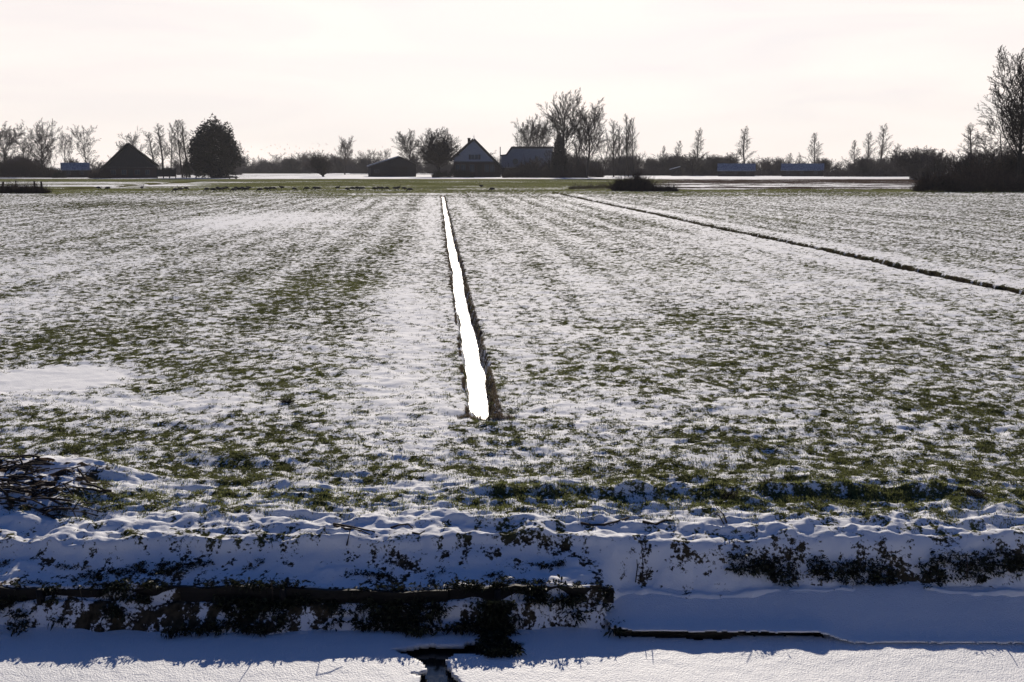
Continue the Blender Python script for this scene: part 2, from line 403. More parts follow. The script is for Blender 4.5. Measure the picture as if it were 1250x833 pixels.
def scatter_grass():
    N = 300000
    y = 1/rng.uniform(1/95, 1/7.15, N); x = rng.uniform(-.6, .6, N)*(y+1.0)
    z, S, B, T = relief(x, y)
    S = S + fbm(x/.070, y/.085, 91, 3)*.72 + fbm(x/.22, y/.2, 92, 2)*.28
    keep = ((rng.uniform(.02, .68, N) > S) & (rng.uniform(0, 1, N) < .8)) | ((rng.uniform(0, 1, N) < .07+.07*(y < 9.3)) & (S < .95))
    keep &= (B < .5) & (y > 7.35+.1*vnoise(x*5, x*0, 5))
    x, y, z, S = x[keep], y[keep], z[keep], S[keep]
    k = 6; n = len(x)
    X = np.repeat(x, k)+rng.normal(0, .020, n*k)*(1+np.repeat(y, k)/40); Y = np.repeat(y, k)+rng.normal(0, .016, n*k)
    Z = np.repeat(z, k)
    h = rng.uniform(.014, .036, n*k)*np.repeat(rng.uniform(.6, 1.3, n), k)
    wd = (.0017+.00013*Y)
    tone = np.clip(np.repeat(rng.uniform(.1, .85, n)+.3*((y > yof(624)) & (y < yof(598))), k)+rng.uniform(-.25, .25, n*k), 0, 1)  # near green band gets a brighter tone, sunlight painted into the blades
    blades('pasture_grass', X, Y, Z, h, wd, rng.uniform(.1, .95, n*k), tone, M_blade, 'short green pasture grass poking up through the thin snow')
    print('tufts', n)
    # dry fringe on the lips of the drains
    xs, ys_, hs = [], [], []
    for uc, hw, vs, ve, N in ((U1, .188, V1-.1, V1e, 17000), (U2, .20, 9, V1e*1.12, 5000)):
        v = 1/rng.uniform(1/ve, 1/vs, N); sgn = rng.choice([-1, 1], N)
        u = uc + np.where(sgn > 0, hw*rng.uniform(.5, 1.08, N), -hw*rng.uniform(.92, 1.08, N))
        if uc == U1:
            e = rng.uniform(0,1,N) < .05; v = np.where(e, vs+rng.uniform(-.05,.08,N), v); u = np.where(e, uc+rng.uniform(-.3,.3,N), u)
        xs.append(u*ca+v*sa); ys_.append(-u*sa+v*ca)
    x = np.concatenate(xs); y = np.concatenate(ys_)
    uu = uv(x, y)[0]; k = (uu > U1) | (fbm(x/.4, y/.5, 94, 2) > .12); x, y = x[k], y[k]
    z = relief(x, y)[0]
    blades('drain_edge_grass', x, y, z, rng.uniform(.025, .07, len(x)), .0014+.0001*y, rng.uniform(.2, .9, len(x)),
           rng.uniform(0, 1, len(x)), M_dry, 'brown withered grass along the lips of the field drains')
scatter_grass()

# ---------------------------------------------------------------- water in the drains, ice, shelf
def strip(name, uc, hw, z, v0, v1, mat):
    vs = np.concatenate([np.linspace(v0, 20, 60), np.linspace(20.3, v1, 120)])
    y0 = -uc*sa+vs*ca
    c = uc + .022*vnoise(y0*.35, y0*0, 61) + .012*vnoise(y0*1.7, y0*0, 62)
    V = []
    for cc, vv in zip(c, vs):
        for d in (-hw, hw):
            u = cc+d; V.append((u*ca+vv*sa, -u*sa+vv*ca, z))
    f = [(2*i, 2*i+1, 2*i+3, 2*i+2) for i in range(len(vs)-1)]
    o = link(name, np_mesh(name, V, f), mat); tag(o, kind='structure')
m, n, b = nodes('meltwater'); b.inputs['Base Color'].default_value = (.55,.57,.6,1); b.inputs['Roughness'].default_value = .3
b.inputs['Specular IOR Level'].default_value = 1.0; b.inputs['IOR'].default_value = 1.6
ns = add(n, 'ShaderNodeTexNoise'); ns.inputs['Scale'].default_value = 4; bp = add(n, 'ShaderNodeBump'); bp.inputs['Distance'].default_value = .004
n.links.new(ns.outputs[0], bp.inputs['Height']); n.links.new(bp.outputs[0], b.inputs['Normal'])
M_water = m
strip('drain_ice', U1, .22, -.185, V1-.05, V1e+6, M_water)

ICE = -.45
def poly_mask(x, y, pts):
    inside = np.zeros(x.shape, bool); j = len(pts)-1
    for i in range(len(pts)):
        xi, yi = pts[i]; xj, yj = pts[j]
        c = ((yi > y) != (yj > y)) & (x < (xj-xi)*(y-yi)/(yj-yi+1e-12)+xi); inside ^= c; j = i
    return inside
def slab(name, x0, x1, y0, y1, step, zf, holes, keep, thick, mat):
    xs = np.arange(x0, x1, step); ys = np.arange(y0, y1, step)
    X, Y = np.meshgrid(xs, ys); n, m = X.shape
    Z = zf(X, Y)
    i = np.arange(n*m).reshape(n, m)[:-1, :-1].ravel()
    f = np.stack([i, i+1, i+m+1, i+m], 1)
    cx = X.ravel()[i]+step/2; cy = Y.ravel()[i]+step/2
    wx = cx+.018*fbm(cx/.05, cy/.05, 5, 2); wy = cy+.015*fbm(cx/.05, cy/.05, 6, 2)
    k = np.ones(len(i), bool)
    for h in holes: k &= ~poly_mask(wx, wy, h)
    if keep: k &= poly_mask(wx, wy, keep)
    f = f[k]
    used = np.zeros(n*m, bool); used[f.ravel()] = True
    remap = np.cumsum(used)-1
    me = np_mesh(name, np.stack([X.ravel(), Y.ravel(), Z.ravel()], 1)[used], remap[f], True)
    o = link(name, me, mat)
    md = o.modifiers.new('thick', 'SOLIDIFY'); md.thickness = thick; md.offset = -1
    return tag(o, kind='structure')
def pp(pts, z): return [tuple(ground(a, b_, z)[:2]) for a, b_ in pts]
hole = pp([(478,793),(520,786),(560,787),(590,780),(640,783),(632,798),(590,800),(556,797),(545,806),(552,822),(566,833),(572,842),(505,842),(515,826),(500,822),(520,818),(516,808),(500,800)], ICE)
icez = lambda X, Y: ICE+.008*fbm(X/1.5, Y/.6, 7, 3)+.0022*fbm(X/.07, Y/.05, 8, 3)+.035*np.exp(-((Y-6.62)/.13)**2)*(.3+1.2*vnoise(X*2.2,X*0,12)+.5*vnoise(X*8,X*0,13))
slab('frozen_ditch', -14, 14, 2.2, 6.95, .016, icez, [hole, pp([(735,745),(752,776),(800,778),(880,781),(905,776),(990,776),(1009,779),(1000,755)], ICE)], None, .03, M_snow)
XL = XS
shelf = pp([(724,722),(733,742),(746,765),(772,769),(1000,771)], -.39)+pp([(1012,777),(1040,782)], -.42)
shelf += [(6.5, shelf[-1][1]+.0), (6.5, 7.3), (shelf[0][0]+.25, 7.3), (shelf[0][0]+.07, 6.9)]
XR = shelf[4][0]
shz = lambda X, Y: -.39 + .10*sstep(6.45, 6.95, Y) - .04*sstep(XR-.05, XR+.25, X)*sstep(6.6, 6.3, Y) + .006*fbm(X/.5, Y/.3, 9, 3)+.0015*fbm(X/.06, Y/.05, 8, 2) - .03*np.exp(-(Y-6.24)/.03)*(X < XR)*0
slab('ice_shelf', XS-.3, 6.5, 6.05, 7.3, .014, shz, [], shelf, .010, M_snow)
# dark water under the ice
m, n, b = nodes('dark_water'); b.inputs['Base Color'].default_value = (.008,.009,.01,1); b.inputs['Roughness'].default_value = .08
me = np_mesh('ditch_water', [(-16,1.5,ICE-.055),(16,1.5,ICE-.055),(16,7.0,ICE-.055),(-16,7.0,ICE-.055)], [(0,1,2,3)])
tag(link('ditch_water', me, m), kind='structure')

# ---------------------------------------------------------------- tubes
def tubes(P0, P1, r0, r1, k=3):
    P0 = np.asarray(P0, float); P1 = np.asarray(P1, float); r0 = np.asarray(r0, float); r1 = np.asarray(r1, float)
    d = P1-P0; L = np.linalg.norm(d, axis=1, keepdims=True)+1e-9; d = d/L
    ref = np.where(np.abs(d[:, 2:3]) > .9, np.array([[1., 0, 0]]), np.array([[0, 0, 1.]]))
    a = np.cross(d, ref); a /= np.linalg.norm(a, axis=1, keepdims=True)+1e-9; b = np.cross(d, a)
    V = []
    for P, r in ((P0, r0), (P1, r1)):
        for i in range(k):
            t = 2*math.pi*i/k
            V.append(P+(a*math.cos(t)+b*math.sin(t))*r[:, None])
    V = np.stack(V, 1); n = len(P0); base = np.arange(n)[:, None]*2*k
    F_ = []
    for i in range(k):
        j = (i+1) % k
        F_.append(np.stack([base[:, 0]+i, base[:, 0]+j, base[:, 0]+k+j, base[:, 0]+k+i], 1))
    return V.reshape(-1, 3), np.concatenate(F_)
def chain_mesh(name, pts, radii, k=7):
    """one continuous tapered tube through pts"""
    pts = [Vector(p) for p in pts]; V = []; n = len(pts)
    for i, p in enumerate(pts):
        d = (pts[min(i+1, n-1)]-pts[max(i-1, 0)]).normalized()
        ref = Vector((0,0,1)) if abs(d.z) < .9 else Vector((1,0,0))
        a = d.cross(ref).normalized(); b_ = d.cross(a)
        for j in range(k):
            t = 2*math.pi*j/k; V.append(p+(a*math.cos(t)+b_*math.sin(t))*radii[i])
    f = [(i*k+j, i*k+(j+1) % k, (i+1)*k+(j+1) % k, (i+1)*k+j) for i in range(n-1) for j in range(k)]
    c0 = len(V); V.append(pts[0]); V.append(pts[-1])
    me = bpy.data.meshes.new(name)
    f += [(c0, (j+1) % k, j) for j in range(k)] + [(c0+1, (n-1)*k+j, (n-1)*k+(j+1) % k) for j in range(k)]
    me.from_pydata([tuple(v) for v in V], [], f)
    for p in me.polygons: p.use_smooth = True
    me.update(); return me

# ---------------------------------------------------------------- trees (unit height 1, scaled when placed)
class Tree:
    def __init__(s, seed, form):
        s.r = random.Random(seed); s.f = form; s.seg = {0: [], 1: []}
    def rv(s, a): return Vector((s.r.gauss(0,a), s.r.gauss(0,a), s.r.gauss(0,a)))
    def grow(s, p, d, L, r, lvl, part):
        f = s.f; ns_ = 6 if lvl == 0 else (4 if lvl == 1 else (3 if lvl == 2 else 2))
        pts = [p.copy()]; 
        for i in range(ns_):
            d = (d + s.rv(f['wob'][lvl]) + Vector((0,0,f['up'][lvl]))).normalized()
            p = p + d*(L/ns_); pts.append(p.copy())
        rr = [r*(1-.75*i/ns_) for i in range(ns_+1)] if lvl < f['max'] else [r*(1-.4*i/ns_) for i in range(ns_+1)]
        for i in range(ns_): s.seg[part].append((pts[i], pts[i+1], rr[i], rr[i+1]))
        if lvl >= f['max']: return
        n = f['n'][lvl]; st = f['start'][lvl]
        for j in range(n):
            t = st+(1-st)*(j+s.r.random())/n
            q = t*ns_; i = min(int(q), ns_-1); pos = pts[i].lerp(pts[i+1], q-i)
            ax = (pts[i+1]-pts[i]).normalized()
            ang = s.r.gauss(f['ang'][lvl], .14)
            perp = ax.orthogonal().normalized(); perp.rotate(Matrix.Rotation(s.r.uniform(0, 2*math.pi) if lvl else j*2.4+s.r.uniform(-.4,.4), 3, ax))
            dd = ax*math.cos(ang)+perp*math.sin(ang)
            sh = f['shape'](t) if lvl == 0 else (1-.55*t)
            s.grow(pos, dd, L*f['len'][lvl]*sh*s.r.uniform(.75, 1.2), max(f['tw'], rr[i]*f['rad'][lvl]), lvl+1, 1)
FORMS = {
 'broad': dict(max=4, n=[20,9,8,6], start=[.28,.15,.1,.1], ang=[.75,.6,.65,.6], len=[.62,.5,.48,.5], rad=[.45,.5,.5,.6], wob=[.05,.12,.16,.2,.25], up=[.1,.12,.08,.04,.02], shape=lambda t: .65+1.0*math.sin(math.pi*min(1,(t-.2)/.85))*.75, tw=.0021, L=.72, r=.022),
 'poplar': dict(max=4, n=[24,9,8,5], start=[.28,.12,.1,.1], ang=[.62,.55,.55,.5], len=[.52,.5,.5,.5], rad=[.42,.5,.5,.6], wob=[.04,.08,.12,.18,.22], up=[.12,.16,.12,.08,.04], shape=lambda t: .8+.5*(1-t), tw=.0015, L=.80, r=.017),
 'slim': dict(max=3, n=[26,8,6], start=[.28,.15,.1], ang=[.48,.5,.55], len=[.24,.5,.5], rad=[.35,.5,.7], wob=[.03,.1,.14,.2], up=[.1,.16,.12,.06], shape=lambda t: 1.25-.85*t, tw=.0013, L=.93, r=.010),
 'airy': dict(max=4, n=[15,8,7,5], start=[.3,.2,.1,.1], ang=[.7,.6,.6,.6], len=[.5,.5,.5,.5], rad=[.42,.5,.5,.6], wob=[.07,.13,.18,.22,.25], up=[.08,.08,.06,.02,.0], shape=lambda t: .7+.6*math.sin(math.pi*t), tw=.0016, L=.78, r=.015),
 'dome': dict(max=4, n=[30,9,8,6], start=[.28,.15,.1,.1], ang=[1.1,.65,.6,.6], len=[.75,.5,.46,.5], rad=[.5,.55,.6,.75], wob=[.03,.08,.12,.18,.2], up=[.08,.05,.05,.04,.02], shape=lambda t: 1.1-.1*t, tw=.0019, L=.62, r=.035),
 'shrub': dict(max=3, n=[16,7,6], start=[.05,.1,.1], ang=[.5,.55,.6], len=[.75,.5,.5], rad=[.6,.6,.7], wob=[.06,.12,.16,.2], up=[.1,.14,.1,.04], shape=lambda t: 1.3-.5*t, tw=.003, L=.62, r=.02),
 'copse': dict(max=3, n=[14,7,5], start=[.12,.15,.1], ang=[.55,.5,.55], len=[.5,.5,.5], rad=[.5,.55,.7], wob=[.06,.12,.16,.2], up=[.1,.14,.1,.04], shape=lambda t: 1.0-.3*t, tw=.0028, L=.75, r=.016),
}
PROTO = {}
def proto(form, var):
    key = (form, var)
    if key in PROTO: return PROTO[key]
    f = FORMS[form]; t = Tree(hash((len(form), var*31+ord(form[0])*7)) & 0xffff, f)
    if form in ('shrub', 'copse'):
        for i in range(5 if form == 'shrub' else 2):
            a = t.r.uniform(0, 6.28); q = t.r.uniform(0, .012)
            t.grow(Vector((math.cos(a)*q, math.sin(a)*q, -.02)), Vector((math.cos(a)*.25, math.sin(a)*.25, 1)).normalized(), f['L']*t.r.uniform(.75,1.05), f['r']*t.r.uniform(.6,1), 0, 0)
    elif form == 'dome':
        t.seg[0] += [(Vector((0,0,-.01)), Vector((.01,0,.14)), .04, .032), (Vector((.01,0,.14)), Vector((0,0,.30)), .032, .026), (Vector((0,0,.30)), Vector((.0,0,.55)), .026, .006)]
        for i in range(64):
            z_ = t.r.uniform(-.32, 1); a = i*2.4; q = math.sqrt(1-z_*z_)
            tip = Vector((q*math.cos(a)*.52, q*math.sin(a)*.5, .56+z_*.44)); p0 = Vector((0, 0, t.r.uniform(.16, .42)))
            t.grow(p0, (tip-p0).normalized(), (tip-p0).length*.86, t.r.uniform(.006,.012), 1, 1)
    else:
        t.grow(Vector((0,0,-.01)), Vector((t.r.gauss(0,.04), 0, 1)).normalized(), f['L'], f['r'], 0, 0)
    out = []
    for part, k in ((0, 6), (1, 3)):
        sg = t.seg[part]
        V, F_ = tubes([s[0] for s in sg], [s[1] for s in sg], [s[2] for s in sg], [s[3] for s in sg], k)
        out.append((V, F_))
    allv = out[1][0]
    top = np.percentile(allv[:, 2], 99.8); cx = np.median(allv[:, 0]); w_ = np.percentile(np.abs(allv[:, 0]-cx), 97)*2
    out = [((V/np.array([w_, w_, top])), F_) for V, F_ in out]     # unit width, unit height
    PROTO[key] = dict(t=np_mesh('tree_trunk', *out[0], True), c=np_mesh('tree_crown', *out[1], True), raw=out, w=w_/top)
    return PROTO[key]
def tree(px, top, base, wpx, form, var, label, name='bare_tree', group=None, mats=None, cat='tree', lean=0, Y=None, parts=('trunk', 'crown')):
    """a tree whose foot stands on the ground at that spot and whose height and spread are in metres there"""
    g = ground(px, base) if Y is None else Vector((at(px, 215, Y).x, Y, 0))
    Y = g.y; m_ = Y/F; h = at(px, top, Y).z; wd = wpx*m_
    p = proto(form, var)
    r = empty(name, (g.x, Y, 0), random.Random(int(px*7)).uniform(-.5,.5)); tag(r, label, cat, group)
    r.rotation_euler[1] = lean
    for nm, me, mt in (('trunk', p['t'], (mats or (M_bark, M_twig))[0]), ('crown', p['c'], (mats or (M_bark, M_twig))[1])):
        nmn = {'trunk': parts[0], 'crown': parts[1]}[nm]
        me2 = me.copy(); me2.materials.clear()
        sx = wd; 
        V = np.empty(len(me2.vertices)*3, np.float32); me2.vertices.foreach_get('co', V); V = V.reshape(-1, 3)*np.array([sx, sx, h]); me2.vertices.foreach_set('co', V.astype(np.float32).ravel())
        link(nmn, me2, mt, r)
    return r
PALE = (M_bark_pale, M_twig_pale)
def leafmass(name, x, y, z, rx, ry, rz, n, size, mat, seed, tone=(0,1), up=.3, parent=None, cone=0, stretch=1):
    """a volume of small leaf or needle sprays with an uneven outline"""
    g = np.random.default_rng(seed)
    p = g.normal(0, 1, (n, 3)); p /= np.linalg.norm(p, axis=1, keepdims=True); rad = g.uniform(.25, 1, n)**.5
    bump_ = 1+.34*fbm(p[:,0]*2.1+seed, p[:,2]*2.1+p[:,1], seed, 2)+.28*fbm(p[:,0]*5+seed, p[:,2]*6+p[:,1]*5, seed+3, 2)
    p = p*(rad*bump_)[:, None]
    if cone: p[:, :2] *= (1-cone*(p[:, 2:3]*.5+.5)).clip(.12)
    c = np.stack([x+p[:,0]*rx, y+p[:,1]*ry, z+p[:,2]*rz], 1)
    d = g.normal(0, 1, (n, 3)); d[:, 2] = d[:, 2]*.7+up; d /= np.linalg.norm(d, axis=1, keepdims=True)
    s_ = np.cross(d, g.normal(0, 1, (n, 3))); s_ /= np.linalg.norm(s_, axis=1, keepdims=True)+1e-6
    L = size*g.uniform(.5, 1.4, n)[:, None]*stretch; W = size*.28*g.uniform(.6, 1.2, n)[:, None]
    V = np.stack([c-s_*W, c+s_*W, c+d*L], 1).reshape(-1, 3); k = np.arange(n)*3
    me = np_mesh(name, V, np.stack([k, k+1, k+2], 1)); attr(me, 'tone', np.repeat(g.uniform(tone[0], tone[1], n), 3))
    return link(name, me, mat, parent)

T = tree
# ---- left group
T(8,148,216,44,'broad',1,'bare tree at the far left edge of the photo, beside the tall spreading tree')
T(30,165,216.5,26,'copse',1,'lower many-stemmed bare tree just right of the leftmost tree')
T(52,145,217,38,'broad',2,'tall spreading bare tree left of the small blue-roofed shed')
T(64,172,216,20,'airy',5,'small bare tree in front of the gap right of the tall spreading tree at left')
T(81,160,215.5,26,'airy',1,'thin bare tree rising behind the small blue-roofed shed')
T(107,152,215.5,34,'airy',2,'round airy bare tree at the right end of the small blue-roofed shed')
T(152,172,213,24,'broad',3,'low dense bare tree behind the left slope of the triangular barn')
T(170,155,213,34,'airy',3,'bare tree standing behind the peak of the triangular barn')
T(190,160,213.5,16,'slim',1,'thin bare tree right of the triangular barn, leftmost of the row of slim trees',group=None)
T(199,151,214.5,20,'slim',2,'second slim bare tree right of the triangular barn')
T(209,150,214.8,17,'slim',3,'third slim bare tree right of the triangular barn, above the open shelter')
T(223,146,217,21,'slim',4,'tall bare tree with tufted top left of the big dark evergreen')
T(232,146,217,19,'slim',5,'tall bare tree with tufted top leaning close against the big dark evergreen')
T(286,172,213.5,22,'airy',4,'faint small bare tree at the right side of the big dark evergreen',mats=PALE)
# big evergreen
def evergreen(px, top, base, wpx, label, n, seed, cone=.35, name='evergreen_tree'):
    g = ground(px, base); h = at(px, top, g.y).z; wd = wpx*g.y/F
    r = empty(name, (g.x, g.y, 0)); tag(r, label, 'tree')
    link('trunk', chain_mesh('trunk', [(0,0,-.2),(0,0,h*.5),(.1,0,h*.9)], [h*.03,h*.02,h*.004]), M_bark, r)
    leafmass('crown', 0, 0, h*.47, wd*.5, wd*.45, h*.52, n, h*.05, M_ever, seed, parent=r, cone=cone)
    return r
evergreen(262,152,217.5,68,'big dense dark evergreen tree right of the triangular barn',18000,14,.15)
evergreen(228,193,217.5,14,'small dark conical evergreen at the left foot of the big evergreen',2500,4,.5)
evergreen(683,163,216.5,26,'dark ivy-green conical tree in front of the tallest bare tree behind the white barn',5000,5,.6)
evergreen(504,188,214.5,10,'small dark evergreen just behind the right slope of the grey barn',1500,6,.6)
# ---- centre left
T(395,184,216,34,'shrub',1,'dense round many-stemmed shrub on the snowy line left of the grey barn',name='shrub',cat='shrub',parts=('stems','twigs'))
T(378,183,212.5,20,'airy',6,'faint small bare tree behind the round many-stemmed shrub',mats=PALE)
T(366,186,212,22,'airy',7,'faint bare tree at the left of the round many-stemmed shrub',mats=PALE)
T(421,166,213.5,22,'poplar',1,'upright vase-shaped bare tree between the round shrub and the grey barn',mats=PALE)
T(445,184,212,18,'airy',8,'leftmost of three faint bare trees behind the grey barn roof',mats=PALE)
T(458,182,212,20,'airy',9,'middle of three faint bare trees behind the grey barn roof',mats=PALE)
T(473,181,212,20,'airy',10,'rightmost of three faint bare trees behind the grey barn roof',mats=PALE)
T(505,158,215,30,'poplar',2,'bare upright tree between the grey barn and the dome-shaped tree')
T(535,157,216.5,47,'dome',1,'dense dome-shaped bare tree with a short trunk left of the farmhouse')
# ---- behind and beside the white barn
T(640,144,214.5,40,'broad',4,'bare spreading tree rising behind the white barn, left one')
T(660,141,214.5,36,'broad',5,'bare spreading tree rising behind the white barn, right one')
T(689,109,217,50,'poplar',3,'tallest bare tree in the middle, right of the white barn')
T(716,119,217.5,40,'poplar',4,'tall dark-trunked bare tree right of the tallest one')
T(702,150,216.5,26,'copse',5,'bare many-stemmed tree between the two tallest trees')
T(734,158,216,26,'airy',11,'small bare tree leaning right beside the two tallest trees',lean=.16)
T(672,178,217,30,'copse',2,'low many-stemmed bare tree in front of the white barn\'s right half')
T(697,182,217,32,'copse',3,'low many-stemmed bare thicket tree at the foot of the tallest tree')
T(655,190,217,22,'copse',4,'low bare tree in front of the middle of the white barn')
for px, top, b_, lab in ((749,146,216.5,'leftmost'),(756,152,214.5,'second from left'),(762,146,215,'third from left'),(767,139,216,'fourth from left and tallest'),(773,143,216.5,'rightmost')):
    T(px,top,b_,14,'slim',int(px)%7+1,'slim bare poplar, %s of five right of the tallest trees' % lab)
# ---- right
for px, top, wd_, lab in ((811,178,12,'small faint slim tree left of the slanting white roof'),(822,172,14,'faint slim bare tree above the slanting white roof'),
    (853,156,18,'slim bare tree between the slanting white roof and the left blue-roofed shed'),(909,154,20,'tall thin bare tree rising behind the right end of the left blue-roofed shed'),
    (958,187,12,'small faint tree above the left end of the right blue-roofed shed'),(975,189,12,'small faint tree above the middle of the right blue-roofed shed'),
    (995,162,20,'slim bare tree above the right end of the right blue-roofed shed'),(1043,171,16,'slim faint tree, first right of the blue-roofed sheds'),
    (1057,161,16,'slim faint tree, second right of the blue-roofed sheds'),(1073,151,18,'tall thin bare tree with dark trunk, third right of the blue-roofed sheds'),
    (1093,175,14,'small slim bare tree, fourth right of the blue-roofed sheds')):
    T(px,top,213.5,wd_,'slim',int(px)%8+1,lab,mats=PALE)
T(845,186,215,24,'copse',6,'dark bushy bare tree right of the slanting white roof')
T(890,186,214,22,'copse',7,'bushy bare tree behind the left blue-roofed shed')
T(1123,180,214,30,'broad',6,'round bare tree left of the dark thicket at the right')
T(1158,182,216,38,'copse',8,'dark rounded bare tree at the left part of the right-hand thicket')
T(1187,150,222,26,'slim',9,'faint tree sticking up above the right-hand thicket',mats=PALE)
T(1198,172,222,50,'copse',9,'dark bushy tree inside the right-hand thicket')
T(1222,135,226,60,'airy',12,'mid-height bare tree left of the big tree at the right edge')
T(1241,55,232,84,'poplar',6,'big tall bare tree at the right edge of the photo')
T(1262,90,231,60,'poplar',7,'bare tree cut off by the right edge, next to the big one')
T(1180,190,225,46,'shrub',2,'broad dark bush in the right-hand thicket',name='shrub',cat='shrub',parts=('stems','twigs'))
T(1228,182,228,60,'shrub',3,'dark bush below the big tree at the right edge',name='shrub',cat='shrub',parts=('stems','twigs'))

# ---- far wood
def wood(name, specs, label, mat, seed):
    g = random.Random(seed); VV = []; FF = []; off = 0
    for px0, px1, top0, top1, Y0, Y1, n in specs:
        for i in range(n):
            px = g.uniform(px0, px1); Y = g.uniform(Y0, Y1)
            t = (px-px0)/(px1-px0); h = at(px, top0+(top1-top0)*t, Y).z*g.uniform(.5, 1.25); wd = h*g.uniform(.6, 1.2)
            form, var = g.choice([('copse',1),('copse',2),('copse',3),('copse',5),('copse',6),('shrub',1),('shrub',2),('shrub',3)])
            for V, F_ in proto(form, var)['raw']:
                a = g.uniform(0, 6.28); c, s_ = math.cos(a), math.sin(a)
                W = V*np.array([wd, wd, h]); W = np.stack([W[:,0]*c-W[:,1]*s_, W[:,0]*s_+W[:,1]*c, W[:,2]], 1)
                W += np.array([at(px, 215, Y).x, Y, 0]); VV.append(W); FF.append(F_+off); off += len(W)
    for px0, px1, top0, top1, Y0, Y1, n in specs:      # scrub between the trunks
        q = np.random.default_rng(seed+int(px1)); m_ = 120*n; px = q.uniform(px0, px1, m_); Y = q.uniform(Y0-3, Y0+12, m_)
        hs = (Y0/F)*(5+7*np.clip(.5+fbm(px/9., px*0, seed, 3), 0, 1))
        P0 = np.stack([(px-625)/F*Y*1.0, Y, q.uniform(-.1, .8, m_)*hs*.8], 1); d = q.normal(0, .5, (m_, 3)); d[:, 2] = q.uniform(.3, 1, m_)
        V, F_ = tubes(P0, P0+d*hs[:, None]*.45, np.full(m_, .07), np.full(m_, .03), 3); VV.append(V); FF.append(F_+off); off += len(V)
    me = np_mesh(name, np.concatenate(VV), np.concatenate(FF))
    o = link(name, me, mat); tag(o, label, 'wood', kind='stuff'); print(name, off)
M_wood = simple('far_wood_twigs', (.04,.032,.034), (.075,.06,.06), .4, .9)
wood('far_wood', [(-40,125,192,194,330,400,34),(115,300,193,193,380,460,34),(285,450,190,193,500,560,62),(430,560,192,194,460,520,40),(590,720,190,190,330,380,26)],
     'distant bare wood along the horizon left of the farmhouse', M_wood, 1)
wood('hedgerow_wood', [(715,830,192,192,350,410,44),(820,1010,192,195,338,400,64),(1000,1130,197,193,310,370,46),(1110,1290,188,180,220,300,40)],
     'brown bare wood along the horizon on the right, behind the blue-roofed sheds', M_wood, 2)

# ---------------------------------------------------------------- buildings
def prism(name, outline, y0, y1, mat, parent):
    """outline (x, z) extruded from y0 to y1"""
    n = len(outline)
    V = [(x, y0, z) for x, z in outline]+[(x, y1, z) for x, z in outline]
    me = bpy.data.meshes.new(name)
    me.from_pydata(V, [], [tuple(range(n)), tuple(range(2*n-1, n-1, -1))]+[(i+n, (i+1) % n+n, (i+1) % n, i) for i in range(n)])
    me.update(); return link(name, me, mat, parent)
def box(name, x0, x1, y0, y1, z0, z1, mat, parent): return prism(name, [(x0,z0),(x1,z0),(x1,z1),(x0,z1)], y0, y1, mat, parent)
def sheet(name, a, b, y0, y1, t, mat, parent):
    """sloping roof leaf between two (x,z) points, thickness t"""
    d = Vector((b[0]-a[0], b[1]-a[1])).normalized(); n = Vector((-d.y, d.x))*t
    if n.y < 0: n = -n
    return prism(name, [a, b, (b[0]+n.x, b[1]+n.y), (a[0]+n.x, a[1]+n.y)], y0, y1, mat, parent)
def window(x0, x1, z0, z1, y, parent, frame=M_white, cross=True):
    t = .12
    fr = box('window', x0, x1, y-.06, y+.02, z0, z1, M_glass, parent)
    bars = [(x0-t,x1+t,z0-t,z0),(x0-t,x1+t,z1,z1+t),(x0-t,x0,z0,z1),(x1,x1+t,z0,z1)]
    if cross: bars += [((x0+x1)/2-.05,(x0+x1)/2+.05,z0,z1)]
    V = []; Fc = []
    for a0, a1, c0, c1 in bars:
        o_ = len(V); V += [(a0,y-.10,c0),(a1,y-.10,c0),(a1,y-.10,c1),(a0,y-.10,c1),(a0,y+.01,c0),(a1,y+.01,c0),(a1,y+.01,c1),(a0,y+.01,c1)]
        Fc += [tuple(o_+i for i in q) for q in ((0,1,2,3),(7,6,5,4),(0,4,5,1),(1,5,6,2),(2,6,7,3),(3,7,4,0))]
    me = bpy.data.meshes.new('frame'); me.from_pydata(V, [], Fc); link('frame', me, frame, fr)
    return fr
def place(px, base):
    g = ground(px, base); return g, g.y/F*1.0
# triangular barn
def tri_barn():
    g, s = place(159, 217.5); r = empty('barn', g, -math.atan2(g.x,g.y)); tag(r, 'long dark barn with a wide triangular gable and steep roof at the left', 'barn')
    X = lambda px: (px-159)*s; Z = lambda py: at(159, py, g.y).z
    eL, eR = (X(127), Z(207.5)), (X(192), Z(203.5)); ap = (X(159), Z(175.5))
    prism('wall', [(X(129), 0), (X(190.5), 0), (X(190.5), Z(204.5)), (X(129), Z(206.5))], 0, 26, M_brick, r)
    prism('gable', [(X(129), Z(206.4)+.01), (X(190.5), Z(204.4)+.01), (ap[0], ap[1]-.35)], -.05, 25.9, M_board, r)
    rf = empty('roof'); rf.parent = r
    bpy.data.objects.remove(rf)
    n1 = sheet('roof', eL, ap, -.6, 26.5, .35, M_thatch, r); n2 = sheet('roof', ap, eR, -.6, 26.5, .35, M_thatch, r)
    box('beam', X(131), X(189), -.18, -.055, Z(204.6), Z(204.0), M_bark_pale, r)
    for a, b_ in ((138,143),(150,155),(165,170),(177,181)): window(X(a), X(b_), Z(213), Z(208), 0, r, M_bark_pale)
    box('door', X(157.5), X(162.5), -.09, -.0, 0, Z(207), M_board, r)
tri_barn()
